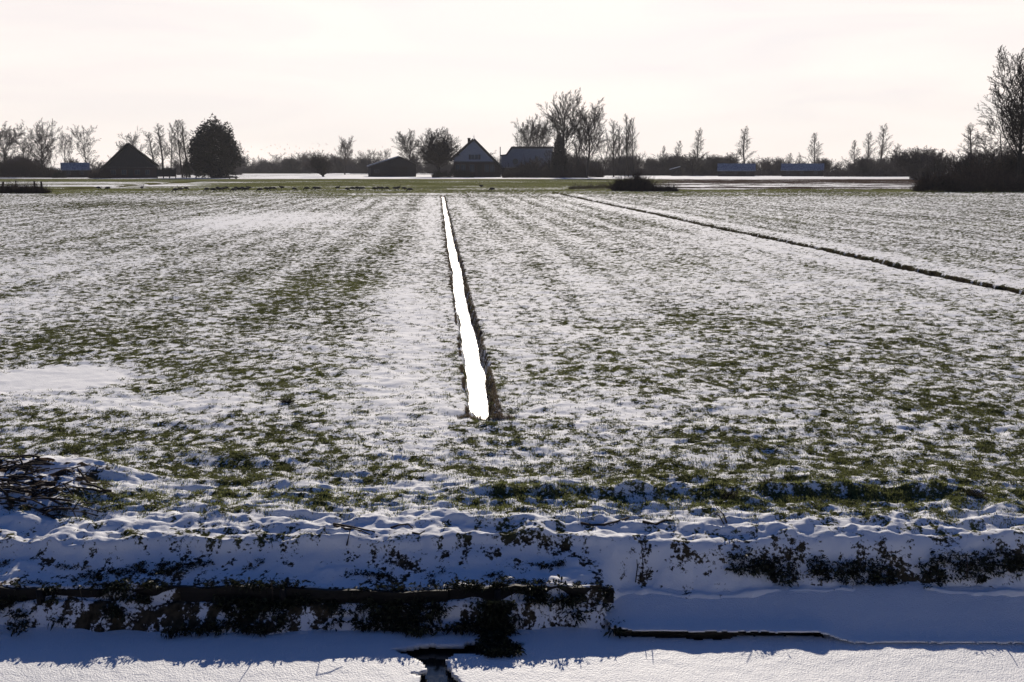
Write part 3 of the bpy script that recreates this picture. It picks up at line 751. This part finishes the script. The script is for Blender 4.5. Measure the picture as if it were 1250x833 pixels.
def ridge_shed(px0, px1, ptop, peave, pbase, name, label, depth=7, roofmat=M_metalroof, wall=M_board, ndoor=1, over=.3, nwin=2, cat='shed'):
    """shed whose ridge runs across the view and whose roof slopes towards us"""
    pc = (px0+px1)/2; g, s = place(pc, pbase); r = empty(name, g, -math.atan2(g.x,g.y)); tag(r, label, cat)
    Z = lambda py: at(pc, py, g.y).z; w2 = (px1-px0)/2*s; ze, zt = Z(peave), Z(ptop)
    V = [(-w2,0,0),(w2,0,0),(w2,0,ze),(-w2,0,ze),(-w2,depth,0),(w2,depth,0),(w2,depth,ze),(-w2,depth,ze),(-w2,depth/2,zt-.1),(w2,depth/2,zt-.1)]
    me = bpy.data.meshes.new('wall'); me.from_pydata(V, [], [(0,1,2,3),(5,4,7,6),(1,5,6,9,2),(4,0,3,8,7)]); link('wall', me, wall, r)
    sl_ = (zt-ze)/(depth/2)
    for a, b_ in ((-over, depth/2+.003), (depth+over, depth/2-.003)):
        za = ze-over*sl_+.02
        V = [(-w2-over,a,za),(w2+over,a,za),(w2+over,b_,zt),(-w2-over,b_,zt)]
        V += [(x,y,z+.18) for x,y,z in V]
        me = bpy.data.meshes.new('roof'); me.from_pydata(V, [], [(3,2,1,0),(4,5,6,7),(0,1,5,4),(1,2,6,5),(2,3,7,6),(3,0,4,7)]); link('roof', me, roofmat, r)
    for i in range(nwin):
        x = -w2+(i+.5)*2*w2/nwin; window(x-.6, x+.3, ze*.42, ze*.78, 0, r, M_bark_pale)
    for i in range(ndoor):
        x = -w2+(i+1)*2*w2/(ndoor+1); box('door', x+.2, x+1.3, -.07, -.003, 0, ze*.85, M_bark, r)
    return r
ridge_shed(78,108,199.5,207.5,217,'shed','small dark shed with a blue-grey roof among the bare trees at far left',6)
ridge_shed(877,920,200.5,208.5,215.5,'shed','long low dark shed with blue-grey roof, left one of the two on the right',7,ndoor=1,nwin=3)
ridge_shed(955,1003,200.5,208,215.5,'shed','long low dark shed with blue-grey roof, right one of the two on the right',7,ndoor=2,nwin=3)
# shelter with posts
def shelter():
    g, s = place(204, 218); r = empty('open_shelter', g, -math.atan2(g.x,g.y)); tag(r, 'low open wooden shelter on posts right of the triangular barn', 'shelter')
    X = lambda px: (px-204)*s; Z = lambda py: at(204, py, g.y).z
    sheet('roof', (X(192), Z(205.8)), (X(216), Z(206.3)), -.4, 3.4, .16, M_board, r)
    box('back_wall', X(193), X(215), 3.0, 3.1, .4, Z(206.9), M_board, r)
    for z in (211.5, 214.2): box('rail', X(193), X(215), -.04, .04, Z(z)-.08, Z(z)+.08, M_bark, r)
    for px in (193, 200, 207, 214): box('post', X(px)-.13, X(px)+.13, -.12, .12, 0, Z(206.2), M_bark, r)
shelter()
# grey barn
def grey_barn():
    g, s = place(480, 216); r = empty('barn', g, -math.atan2(g.x,g.y)); tag(r, 'low grey boarded barn with a shallow lopsided roof left of the dome-shaped tree', 'barn')
    X = lambda px: (px-480)*s; Z = lambda py: at(480, py, g.y).z
    ap = (X(487.5), Z(191.6)); a = (X(449), Z(203.8)); b_ = (X(509), Z(200.5))
    prism('wall', [(X(450.5), 0), (X(507.5), 0), (X(507.5), Z(200.6)), (ap[0], ap[1]-.1), (X(450.5), Z(204))], 0, 18, M_board, r)
    sheet('roof', a, ap, -.5, 18.5, .22, M_metalroof, r); sheet('roof', ap, b_, -.5, 18.5, .22, M_tile, r)
    sheet('barge_board', (a[0]+.02, a[1]+.23), (ap[0], ap[1]+.23), -.55, -.3, .14, M_white, r)
    box('door', X(476), X(486), -.08, -.003, 0, Z(203.5), M_bark, r)
    box('door', X(487), X(497), -.08, -.003, 0, Z(203.5), M_bark, r)
    window(X(458), X(463), Z(211), Z(207.5), 0, r, M_bark_pale)
    box('wall_panel', X(450.3), X(453.6), -.09, -.01, 0, Z(205), M_bark_pale, r)
grey_barn()
# farmhouse
def farmhouse():
    g, s = place(582, 216.5); r = empty('farmhouse', g, -math.atan2(g.x,g.y)); tag(r, 'large farmhouse with a steep roof and pale blue-grey gable in the middle', 'house')
    X = lambda px: (px-582)*s; Z = lambda py: at(582, py, g.y).z
    ap = (X(578.5), Z(170.5)); eL = (X(550), Z(196.5)); eR = (X(613.5), Z(206.5))
    zb = Z(198)
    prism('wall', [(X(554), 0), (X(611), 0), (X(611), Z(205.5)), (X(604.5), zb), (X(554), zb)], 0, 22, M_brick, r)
    prism('gable', [(X(554.2), zb+.01), (X(603.5), zb+.01), (ap[0], ap[1]-.35), (X(554.2), Z(192.7)-.3)], -.12, 21.9, M_paleboard, r)
    r1 = sheet('roof', eL, ap, -.7, 22.5, .4, M_tile, r); sheet('roof', ap, eR, -.7, 22.5, .4, M_tile, r)
    # finial and chimney
    link('finial', chain_mesh('finial', [(ap[0]+.1, -.6, ap[1]+.2), (ap[0]+.1, -.6, ap[1]+.7), (ap[0]+.1, -.6, ap[1]+1.3)], [.12,.1,.04]), M_white, r)
    ch = box('chimney', X(571.2), X(574.6), 4, 5.1, Z(180), Z(168.8), M_brick, r); box('cap', X(570.9), X(574.9), 3.9, 5.2, Z(168.8)+.003, Z(168.2), M_tile, ch)
    wn = window(X(575.5), X(583.5), Z(194.8), Z(189.2), -.12, r, M_roofsnow2)
    for a0, a1 in ((572.6,575.0),(584.0,586.6)): box('shutter', X(a0), X(a1), -.2, -.125, Z(195), Z(189), M_tile, r)
    for a, b_ in ((557,561),(563.5,568),(574,579),(592,596.5),(598.5,603)): window(X(a), X(b_), Z(210), Z(201.5), 0, r, M_bark_pale)
    dr = box('door', X(583), X(588), -.1, -.003, 0, Z(202), M_bark, r)
    # step and gutter trim
    box('trim_band', X(554), X(604), -.2, -.123, zb-.12, zb+.15, M_tile, r)
farmhouse()
# white barn
def white_barn():
    g, s = place(645, 216); r = empty('barn', g, -math.atan2(g.x,g.y)); tag(r, 'pale barn with a tall dark roof ridge and a round window, right of the farmhouse', 'barn')
    X = lambda px: (px-645)*s; Z = lambda py: at(645, py, g.y).z
    zr, ze = Z(179.5), Z(205)
    # long pale front, taller block and lower left wing
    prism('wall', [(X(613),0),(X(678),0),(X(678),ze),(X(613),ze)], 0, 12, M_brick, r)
    prism('front_cladding', [(X(612),ze+.01),(X(678),ze+.01),(X(674),Z(181.5)),(X(625.5),Z(181.5)),(X(619),Z(190)),(X(612),Z(191))], -.12, 11.9, M_paleboard, r)
    prism('roof', [(X(611),Z(190.6)),(X(619.2),Z(190)),(X(625.2),Z(181)),(X(675),Z(181)),(X(675),Z(179.2)),(X(624.5),Z(179.2)),(X(618),Z(188.6)),(X(611),Z(189.4))], -.5, 12.5, M_tile, r)
    # round window
    n = 20; cx, cz = X(629.5), Z(197.3)
    for nm, ro, y, mt in (('window', .62, -.16, M_glass),):
        me = bpy.data.meshes.new(nm); V = [(cx+math.cos(i*2*math.pi/n)*ro, y, cz+math.sin(i*2*math.pi/n)*ro) for i in range(n)]
        V += [(a, y+.035, c) for a, _, c in V]
        me.from_pydata(V, [], [tuple(range(n))]+[(i, i+n, (i+1) % n+n, (i+1) % n) for i in range(n)]); wn = link(nm, me, mt, r)
    me = bpy.data.meshes.new('frame'); V = []
    for y in (-.22, -.125):
        for ro in (.62, .84): V += [(cx+math.cos(i*2*math.pi/n)*ro, y, cz+math.sin(i*2*math.pi/n)*ro) for i in range(n)]
    Fc = []
    for i in range(n):
        j = (i+1) % n; Fc += [(i, j, n+j, n+i), (2*n+i, 3*n+i, 3*n+j, 2*n+j), (n+i, n+j, 3*n+j, 3*n+i), (i, 2*n+i, 2*n+j, j)]
    me.from_pydata(V, [], Fc); link('frame', me, M_tile, wn)
    for a, b_ in ((617,621),(632,637),(644,649),(660,665)): window(X(a), X(b_), Z(212.5), Z(207.5), 0, r, M_bark_pale)
    box('door', X(652), X(657.5), -.09, -.003, 0, Z(206.5), M_bark, r)
    link('flue', chain_mesh('flue', [(X(611.2),.0-.7,0),(X(611.2),-.7,Z(190)),(X(611.2),-.7,Z(179.5))], [.17,.15,.13]), M_paleboard, r)
    box('ridge_tiles', X(624.7), X(674.5), 5.2, 6.0, Z(179.2)-.05, Z(178.6), M_tile, r)
white_barn()
# snowy little roof
def lean_roof():
    g, s = place(824, 215); r = empty('shed', g, -math.atan2(g.x,g.y)); tag(r, 'small shed with a slanting sunlit white roof in front of the brown wood', 'shed')
    X = lambda px: (px-824)*s; Z = lambda py: at(824, py, g.y).z
    prism('wall', [(X(819),0),(X(829),0),(X(829),Z(204.8)),(X(819),Z(207.2))], 0, 4, M_board, r)
    sheet('roof', (X(817.3), Z(207.4)), (X(830), Z(203.9)), -.3, 4.3, .22, M_white, r)
    box('door', X(822), X(825), -.07, -.003, 0, Z(209), M_bark, r)
lean_roof()
# hedges
def hedge(px0, px1, top, base, label, seed, mat=M_bramble, n=6000, depth=2.0, size=.35, name='hedge', cat='hedge'):
    pc = (px0+px1)/2; g = ground(pc, base); s = g.y/F; h = at(pc, top, g.y).z; w2 = (px1-px0)/2*s
    gg = np.random.default_rng(seed)
    x = gg.uniform(-w2, w2, n); hh = h*(.68+.62*fbm(x/(w2*.22)+seed, x*0, seed, 4)+.22*fbm(x/.5+seed, x*0, seed+4, 2))*np.clip((1.0-np.abs(x/w2)**2.2)*1.6, .12, 1)**.7*gg.uniform(.7, 1.15, n)
    z = gg.uniform(0, 1, n)**.8*hh; y = gg.normal(0, depth*.4, n)
    d = gg.normal(0, 1, (n, 3)); d[:, 2] = np.abs(d[:, 2])+.9; d /= np.linalg.norm(d, axis=1, keepdims=True)
    P0 = np.stack([x, y, z-.05], 1); V, F_ = tubes(P0, P0+d*size*(.35+gg.exponential(.75, (n, 1)).clip(0, 3.2)), np.full(n, size*.035), np.full(n, size*.012), 3)
    o = link(name, np_mesh(name, V, F_), mat); o.location = g; tag(o, label, cat)
    return o
hedge(528,578,206.5,217,'low clipped dark hedge below the dome-shaped tree',1,M_ever,9000,1.2,.5)
hedge(614,716,208,217.3,'dark ragged undergrowth hedge along the foot of the white barn',2,M_bramble,14000,2,.6)
hedge(748,795,217.5,233,'dark bristly bramble clump on the right-hand field edge',3,M_bramble,6000,1.6,.5,'bramble_bush','bush')
hedge(695,746,225.5,231,'low brown withered reeds left of the bramble clump',4,M_reed,1500,1.6,.3,'reed_clump','reeds')
hedge(770,826,229,233.5,'flat brown withered growth spreading right of the bramble clump',5,M_bramble,5000,1.2,.35,'withered_growth','plants')
hedge(1119,1172,214,234,'dark rounded bramble bush at the left end of the thicket at right',16,M_bramble,3500,2,.6,'bramble_bush','bush')
hedge(1160,1310,220,234,'long dark bramble hedge below the trees at the right edge',6,M_bramble,8000,3,.7)
hedge(1162,1330,207,228,'tall dark brushwood hedge behind the bramble hedge at the right edge',7,M_bramble,6500,6,1.3)
hedge(-6,58,227,236,'dark reed clump with wooden posts in it at the left edge',8,M_bramble,6000,1.2,.35,'reed_clump','reeds')
hedge(110,135,208.5,218,'low bush at the left foot of the triangular barn',9,M_bramble,4000,2,.6,'bush','bush')
hedge(66,80,209.5,217.5,'low dark bush left of the small blue-roofed shed',10,M_ever,3000,1.5,.5,'bush','bush')
hedge(-8,66,198,217,'dark undergrowth below the bare trees at the left edge',11,M_bramble,20000,5,.9,'undergrowth','plants')
hedge(618,735,203,216.6,'tall dark undergrowth between the trunks right of the white barn',12,M_bramble,9000,6,1.2,'undergrowth','plants')
# wooden posts at left
for px, t_, ln, lab in ((2,221.5,.25,'leaning'),(7,226,.35,'short leaning'),(21,221,-.04,'thin upright'),(43,221.5,.0,'stout upright'),(52,221.8,-.05,'rightmost stout'),(289,215,0,'')):
    b_ = 235.5 if px < 100 else 218.5
    g = ground(px, b_); h = at(px, t_, g.y).z
    o = link('wooden_post', chain_mesh('wooden_post', [(0,0,-.2),(0,0,h*.5),(0,0,h)], [.13,.12,.10] if 'thin' not in lab else [.06,.05,.05], 8), M_bark)
    o.location = g; o.rotation_euler[1] = ln
    tag(o, (lab+' wooden post standing in the reed clump at the left edge') if px < 100 else 'lone dark wooden post on the snow line right of the big evergreen', 'post', 'posts in the reeds' if px < 100 else None)
# feed trough beside the lone post
g = ground(284, 218.6)
r = empty('water_trough', g); tag(r, 'long low dark trough on legs beside the lone post', 'trough')
prism('basin', [(-.9,.25),(.9,.25),(1.15,.62),(-1.15,.62)], -.35, .35, M_board, r)
for x_ in (-.7, .7): box('leg', x_-.06, x_+.06, -.3, .3, 0, .247, M_bark, r)

# ---------------------------------------------------------------- geese
def goose_mesh(grazing):
    if grazing: pts = [(-.42,.16+.12),(-.30,.30),(-.12,.32),(.08,.31),(.20,.27),(.28,.18),(.33,.08),(.40,.03)]
    else: pts = [(-.42,.28),(-.30,.30),(-.12,.31),(.08,.32),(.17,.38),(.20,.52),(.23,.62),(.33,.60)]
    rad = [.015,.08,.125,.12,.07,.036,.042,.012]
    return chain_mesh('goose', [(a, 0, b_) for a, b_ in pts], rad, 8)
gm = {True: goose_mesh(True), False: goose_mesh(False)}
for m_ in gm.values(): m_.materials.append(M_goose)
legm = chain_mesh('leg', [(0,0,-.02),(.01,0,.12),(0,0,.25)], [.014,.012,.02], 5); legm.materials.append(M_stick)
gp = [(121,232.5),(131,232.8),(174,232),(214,235),(220,234),(228,233),(252,234.2),(261,234.5),(265.5,232.6),(269,234),(272,233.5),(277,232.4),(285,234.8),(288,232.6),(291.5,234),(296.5,232.6),(299,234),(301.6,233.8),(303,232.2),(317,234.6),(326,233.3),(330,233.1),(335,233),(343.5,231.8),(360,233.8),(374,233),(384,232.6),(388,232.9),(413,232.2),(424.5,234),(431,233),(435.5,232.4),(439,233),(442,233),(458,233.2),(463,232.6),(467,232.9),(473,232.9),(483,233),(487,232.2),(494,233),(500,234.5),(587,230),(600,234)]
gr = random.Random(4)
for i, (px, py) in enumerate(gp):
    g = ground(px, py); up_ = px in (174,220,343.5,413,487,587,303)
    r = empty('goose', g, gr.choice([0, math.pi])+gr.uniform(-.6,.6))
    o = bpy.data.objects.new('body', gm[not up_]); C.objects.link(o); o.parent = r
    for dy in (-.05, .05):
        l = bpy.data.objects.new('leg', legm); C.objects.link(l); l.parent = r; l.location = (-.04, dy, 0)
    r.scale = (1.05,)*3
    tag(r, 'dark goose standing with raised neck on the green strip' if up_ else 'dark goose grazing head down on the green strip', 'goose', 'geese standing upright on the pasture' if up_ else 'geese grazing on the pasture')
# flying birds
bm_v = [(-.22,0,0),(.2,0,.02),(0,.05,.03),(0,-.05,.03),(0,0,-.04),(.0,.5,.22),(-.14,.48,.2),(.0,-.5,.22),(-.14,-.48,.2),(.08,.05,.03),(.08,-.05,.03)]
bm_f = [(0,4,2),(0,3,4),(1,2,4),(1,4,3),(0,2,3),(1,3,2),(9,5,6,2),(10,3,8,7),(2,6,5,9),(7,8,3,10)]
bme = bpy.data.meshes.new('flying_bird'); bme.from_pydata([Vector(v) for v in bm_v], [], bm_f[:8]); bme.materials.append(M_goose)
for i in range(56):
    px = gr.choice([gr.uniform(318,400), gr.uniform(285,490), gr.uniform(340,375)]); py = gr.uniform(175,191)
    p = at(px, py, gr.uniform(380,450))
    o = bpy.data.objects.new('flying_bird', bme); C.objects.link(o); o.location = p; o.rotation_euler = (gr.uniform(-.5,.5), 0, gr.uniform(0,6.3))
    o.scale = (1.1,)*3
    tag(o, 'tiny bird flying in the loose flock above the distant wood left of centre', 'bird', 'flock of birds above the far wood')

# ---------------------------------------------------------------- near bank: timber, weeds, sticks
def zg(x, y): return float(relief(np.array([x]), np.array([y]))[0][0])
r = empty('timber_edging', (0, 6.612, -.24)); tag(r, 'dark wet timber edging board running along the shaded snowy bank', 'plank')
xa = -7.0
for i, xb in enumerate((-4.1, -2.3, -.45, XP-.02)):
    n = 24; V = []; gz = random.Random(i)
    for k in range(n+1):
        x_ = xa-.03+(xb-xa+.03)*k/n; e = (.012 if i%2 else -.012)+.008*math.sin(k*1.1+i)+.012*math.sin(x_*2); dz = .012*math.sin(x_*3+1)+gz.uniform(-.006,.006)-.02*max(0, x_-.1)
        for yy, zz in ((-.03+e,-.085),(-.03+e,.030+dz),(.0+e,.030+dz),(.0+e,-.085)): V.append((x_, yy, zz))
    Fc = [(k*4+j, k*4+(j+1) % 4, k*4+4+(j+1) % 4, k*4+4+j) for k in range(n) for j in range(4)]+[(3,2,1,0),tuple(n*4+j for j in range(4))]
    me = bpy.data.meshes.new('board'); me.from_pydata(V, [], Fc); link('board', me, M_plank, r); xa = xb
for x_ in (-3.3,-1.6,-.1):
    link('stake', chain_mesh('stake', [(x_,-.055,-.3),(x_,-.055,-.05),(x_,-.055,.035)], [.028,.028,.026]), M_plank, r)

def leaves(name, cx, cy, cz, spread, n, size, mat, label, cat='weeds', seed=1):
    """leafy weed growth: bent leaves, each a folded diamond, plus thin stems"""
    g = np.random.default_rng(seed)
    k = len(cx); idx = g.integers(0, k, n)
    c = np.stack([cx[idx]+g.normal(0, 1, n)*spread[idx], cy[idx]+g.normal(0, .4, n)*spread[idx], cz[idx]+np.abs(g.normal(0, .55, n))*spread[idx]], 1)
    d = g.normal(0, 1, (n, 3)); d[:, 2] += .5; d[:, 1] -= .3; d /= np.linalg.norm(d, axis=1, keepdims=True)
    s_ = np.cross(d, g.normal(0, 1, (n, 3))); s_ /= np.linalg.norm(s_, axis=1, keepdims=True)+1e-6
    L = size*g.uniform(.4, 1.3, n)[:, None]; W = L*g.uniform(.06, .24, n)[:, None]
    dr = np.array([[0, 0, -1.]])
    V = np.stack([c, c+d*L*.5+s_*W, c+d*L+dr*L*.3, c+d*L*.5-s_*W], 1).reshape(-1, 3); q = np.arange(n)*4
    f = np.concatenate([np.stack([q, q+1, q+2], 1), np.stack([q, q+2, q+3], 1)])
    me = np_mesh(name, V, f); attr(me, 'tone', np.repeat(g.uniform(0, 1, n)**1.5, 4))
    o = link(name, me, mat); tag(o, label, cat, kind='stuff'); return o
def bank_weeds():
    g = np.random.default_rng(5)
    # below the board
    N = 900; x = g.uniform(-4.6, XP+.02, N); y = g.uniform(6.36, 6.63, N)
    dens = .8*fbm(x/.45, y/.12, 201, 2)+.6*fbm(x/.10, y/.05, 202, 2)
    # heavy around the middle opening
    dens = dens+.3*np.exp(-((x-at(480,735,6.6).x)/.35)**2)+.25*np.exp(-((x-at(690,735,6.6).x)/.3)**2)-.3*np.exp(-((x-at(370,735,6.6).x)/.12)**2)+.05+2.2*(y-6.55)
    k = dens > .12; x, y = x[k], y[k]
    z = relief(x, y)[0]
    z = np.maximum(z, ICE+.02)
    leaves('bank_weeds', x, y-.02, z, np.full(len(x), .03), 11000, .045, M_weed, 'dark withered weeds hanging below the timber board of the shaded bank', seed=2)
    # on the upper bank
    N = 1500; x = g.uniform(-4.6, 4.8, N); y = g.uniform(6.64, 6.90, N)
    dens = fbm(x/.25, y/.07, 203, 3)
    px = 625+x/7.1*F
    dens = dens+.32*np.exp(-((px-1060)/190)**4)*np.exp(-((y-6.96)/.07)**2)*1.3-.55*((px > 740) & (y < 6.86))-.3*((px>740)&(px<880))
    k = dens > .24; x, y = x[k], y[k]
    z = relief(x, y)[0]
    leaves('upper_bank_weeds', x, y, z-.008, np.full(len(x), .020), 6500, .030, M_weed, 'dark weed leaves sticking through the snow on the upper bank', seed=3)
    # right-hand fringe above the shelf
    N = 420; px = g.uniform(893, 1262, N); y = g.normal(6.93, .035, N)
    x = (px-625)/F*7.25; k = fbm(x/.35, y*0, 207, 2) > -.35; x, y = x[k], y[k]
    z = relief(x, y)[0]
    leaves('shelf_fringe_weeds', x, y-.02, z, np.full(len(x), .026), 3800, .040, M_weed, 'dark leafy weeds hanging over the snowy shelf at right', seed=8)
    # muddy lump by the hole in the ice
    N = 160; px = g.normal(606, 10, N); py = g.uniform(735, 797, N)
    pts = np.array([tuple(at(a, b_, min(6.42, ground(a, b_+3, ICE+.01).y))) for a, b_ in zip(px, py)])
    leaves('weeds_by_ice_hole', pts[:,0], pts[:,1], pts[:,2]-.02, np.full(N, .02), 6500, .04, M_weed, 'clump of black weeds standing at the hole in the ice', seed=4)
bank_weeds()
# muddy clod under those weeds
def clod(name, cx, cy, cz, rx, ry, rz, mat, seed, n=26):
    V = []; 
    for i in range(n):
        th = math.pi*i/(n-1)
        for j in range(n):
            ph = 2*math.pi*j/n; d = np.array([math.sin(th)*math.cos(ph), math.sin(th)*math.sin(ph), math.cos(th)])
            k = 1+.3*float(fbm(np.array([d[0]*2+seed]), np.array([d[2]*2+d[1]*1.7]), seed, 3)[0])+.1*float(vnoise(np.array([d[0]*9+seed]), np.array([d[2]*9+d[1]*7]), seed)[0])
            V.append((cx+d[0]*rx*k, cy+d[1]*ry*k, cz+d[2]*rz*k))
    Fc = [(i*n+j, i*n+(j+1) % n, (i+1)*n+(j+1) % n, (i+1)*n+j) for i in range(n-1) for j in range(n)]
    return link(name, np_mesh(name, V, Fc, True), mat)
M_mud = simple('wet_mud', (.004,.003,.003), (.010,.008,.006), 25, .6, bump=.6)
c = at(607, 770, 6.42); o = clod('mud_clod', c.x, 6.46, -.42, .08, .07, .11, M_mud, 3); tag(o, 'dark muddy clod rising beside the hole in the ice', 'clod')

def bent(name, pts, r0, label, cat='twig', mat=M_stick, group=None):
    """a stalk through (px, py, lift) points lying on the ground there"""
    P = []
    for px, py, lift in pts:
        g = ground(px, py)
        z = zg(g.x, g.y); g = ground(px, py, z); z = zg(g.x, g.y) 
        if lift > 0: 
            g = at(px, py, P[-1].y if P else g.y)
            P.append(g)
        else: P.append(Vector((g.x, g.y, z+.004)))
    n = len(P)
    o = link(name, chain_mesh(name, P, [r0*(1-.5*i/(n-1)) for i in range(n)], 6), mat)
    return tag(o, label, cat, group)
bent('bent_stalk', [(409,662,0),(422,657,0),(432,646,1),(448,653,1),(461,658,0)], .010, 'dark bent reed stalk arching on the snowy bank edge, left of centre', 'stalk')
bent('bent_stalk', [(423,656,0),(428,645,1),(441,648,1),(452,653,1)], .007, 'thinner stalk crossing the dark bent reed on the bank edge', 'stalk')
bent('fallen_reed', [(408,664,0),(430,659,0),(458,659,0)], .011, 'flat dark reed lying under the bent stalks on the bank edge', 'reed')
bent('curled_twig', [(477,645,0),(487,641,1),(498,640,1),(504,644,0)], .008, 'small curled twig on the snow right of the bent reed stalks', 'twig')
bent('short_twig', [(503,657,0),(512,652,1),(519,648,1)], .008, 'short dark twig stuck in the bank edge right of the curled twig', 'twig')
bent('fallen_branch', [(709,643,0),(722,641,0),(738,640,0),(752,637,0),(768,634,0)], .014, 'longer dark fallen branch on the snow, right of centre', 'branch')
bent('fallen_branch', [(784,645,0),(800,641,0),(812,637,0),(823,638,0)], .012, 'short crooked dark branch right of the longer fallen branch', 'branch')
bent('withered_stalk', [(884,637,0),(878,630,1),(871,626,1)], .006, 'left one of three thin dry stalks poking from the snow at right', 'stalk')
bent('withered_stalk', [(887,637,0),(883,628,1),(874,619,1)], .006, 'middle and longest of three thin dry stalks poking from the snow at right', 'stalk')
bent('withered_stalk', [(887,638,0),(885,632,1),(883,627,1)], .006, 'right and shortest of three thin dry stalks poking from the snow at right', 'stalk')
bent('fallen_stick', [(929,719,1),(938,714,1),(952,708,1),(960,706,1)], .012, 'dark stick hanging out of the weeds onto the snowy shelf at right', 'stick')
bent('fallen_stick', [(996,684,0),(1010,690,1),(1027,699,1)], .010, 'straight dark stick slanting through the weeds above the shelf', 'stick')
bent('twig_on_ice', [(489,795,1),(479,790,1),(474,789,1)], .006, 'small curved twig lying on the snowy ice left of the hole', 'twig')
bent('snowy_stalk', [(1132,676,0),(1134,663,1),(1133,655,1)], .007, 'short pale stalk at the bank edge near the right', 'stalk', M_reed)
for i, (px, py, tp) in enumerate([(58,772,30),(100,742,22),(78,750,20),(333,735,30),(776,703,20),(784,700,22),(110,765,16),(118,768,20),(1181,695,20)]):
    Yb = 6.52 if px < 740 else 6.85
    g = at(px, py, Yb); g2 = at(px+random.uniform(-4,6), py-tp, Yb-.02)
    o = link('dry_stalk', chain_mesh('dry_stalk', [g-Vector((0,0,.05)), g.lerp(g2,.5)+Vector((.008,0,0)), g2], [.005,.004,.002], 5), M_stick)
    tag(o, 'thin dark withered stalk standing up in the shaded bank', 'stalk', 'withered stalks on the shaded bank')
# grass tussocks in the snow: dark, named ones
for px, py, w_, lab in ((893,612,.10,'dark grass tussock with thin stems on the green strip right of centre'),(350,493,.09,'small dark tussock on the clean snow left of the drain'),(1186,612,.12,'dark grass tussock on the green strip near the right edge'),(935,601,.08,'small dark tussock behind the one with thin stems')):
    g = ground(px, py); n = 130; gg = np.random.default_rng(int(px))
    x_ = gg.normal(0, w_*.35, n); y_ = gg.normal(0, w_*.3, n); a = gg.uniform(0, 6.3, n); hh = gg.uniform(.03,.09,n)
    P0 = np.stack([x_, y_, np.full(n, -.01)], 1); P1 = P0+np.stack([np.cos(a)*hh*.8, np.sin(a)*hh*.8, hh*.7], 1)
    V, F_ = tubes(P0, P1, np.full(n, .003), np.full(n, .001), 3)
    o = link('grass_tussock', np_mesh('grass_tussock', V, F_), M_stick); o.location = (g.x, g.y, zg(g.x, g.y)); tag(o, lab, 'tussock')
# brush heap
def brush():
    r = empty('brush_heap', (MX, MY, 0)); tag(r, 'snow-dusted heap of cut dark branches on a mound at the left edge', 'brushwood')
    g = random.Random(11)
    for i in range(98):
        px = g.choice([g.uniform(-10,45), g.uniform(0,50), g.uniform(0,130), g.uniform(20,110)]); py = g.choice([g.uniform(568,600), g.uniform(585,650), g.uniform(558,575)])
        if px > 60: py = g.uniform(565, 655)
        p = ground(px, py, .12); z = zg(p.x, p.y); p = ground(px, py, z); z = zg(p.x, p.y)
        a = g.gauss(.0, .5)+(math.pi if g.random() < .5 else 0); L = g.uniform(.08, .42); el = g.uniform(-.05,.35)
        if g.random() < .12: el = g.uniform(.7, 1.3); L *= .6
        d = Vector((math.cos(a)*math.cos(el), math.sin(a)*math.cos(el)*.8, math.sin(el)))
        b0 = Vector((p.x-MX, p.y-MY, z+.01+g.uniform(0,.03))); r0 = g.uniform(.004, .012)
        pts = [b0-d*L*.5, b0+Vector((g.uniform(-.01,.01),0,.012)), b0+d*L*.5]
        link('branch', chain_mesh('branch', pts, [r0, r0*.9, r0*.5], 6), M_stick, r)
brush()

# ---------------------------------------------------------------- haze: thin winter air
def haze(density):
    x0, x1, y0, y1, z0, z1 = -700, 700, -30, 1100, -3, 60
    V = [(x,y,z) for z in (z0,z1) for x, y in ((x0,y0),(x1,y0),(x1,y1),(x0,y1))]
    me = np_mesh('haze', V, [(3,2,1,0),(4,5,6,7),(0,1,5,4),(1,2,6,5),(2,3,7,6),(3,0,4,7)])
    m = bpy.data.materials.new('haze'); m.use_nodes = True; n = m.node_tree; n.nodes.clear()
    o_ = n.nodes.new('ShaderNodeOutputMaterial'); v = n.nodes.new('ShaderNodeVolumePrincipled')
    v.inputs['Color'].default_value = (.93,.93,.97,1); v.inputs['Density'].default_value = density; v.inputs['Anisotropy'].default_value = .2
    n.links.new(v.outputs[0], o_.inputs['Volume'])
    tag(link('haze', me, m), kind='stuff')
HAZE = .00014
if HAZE: haze(HAZE)
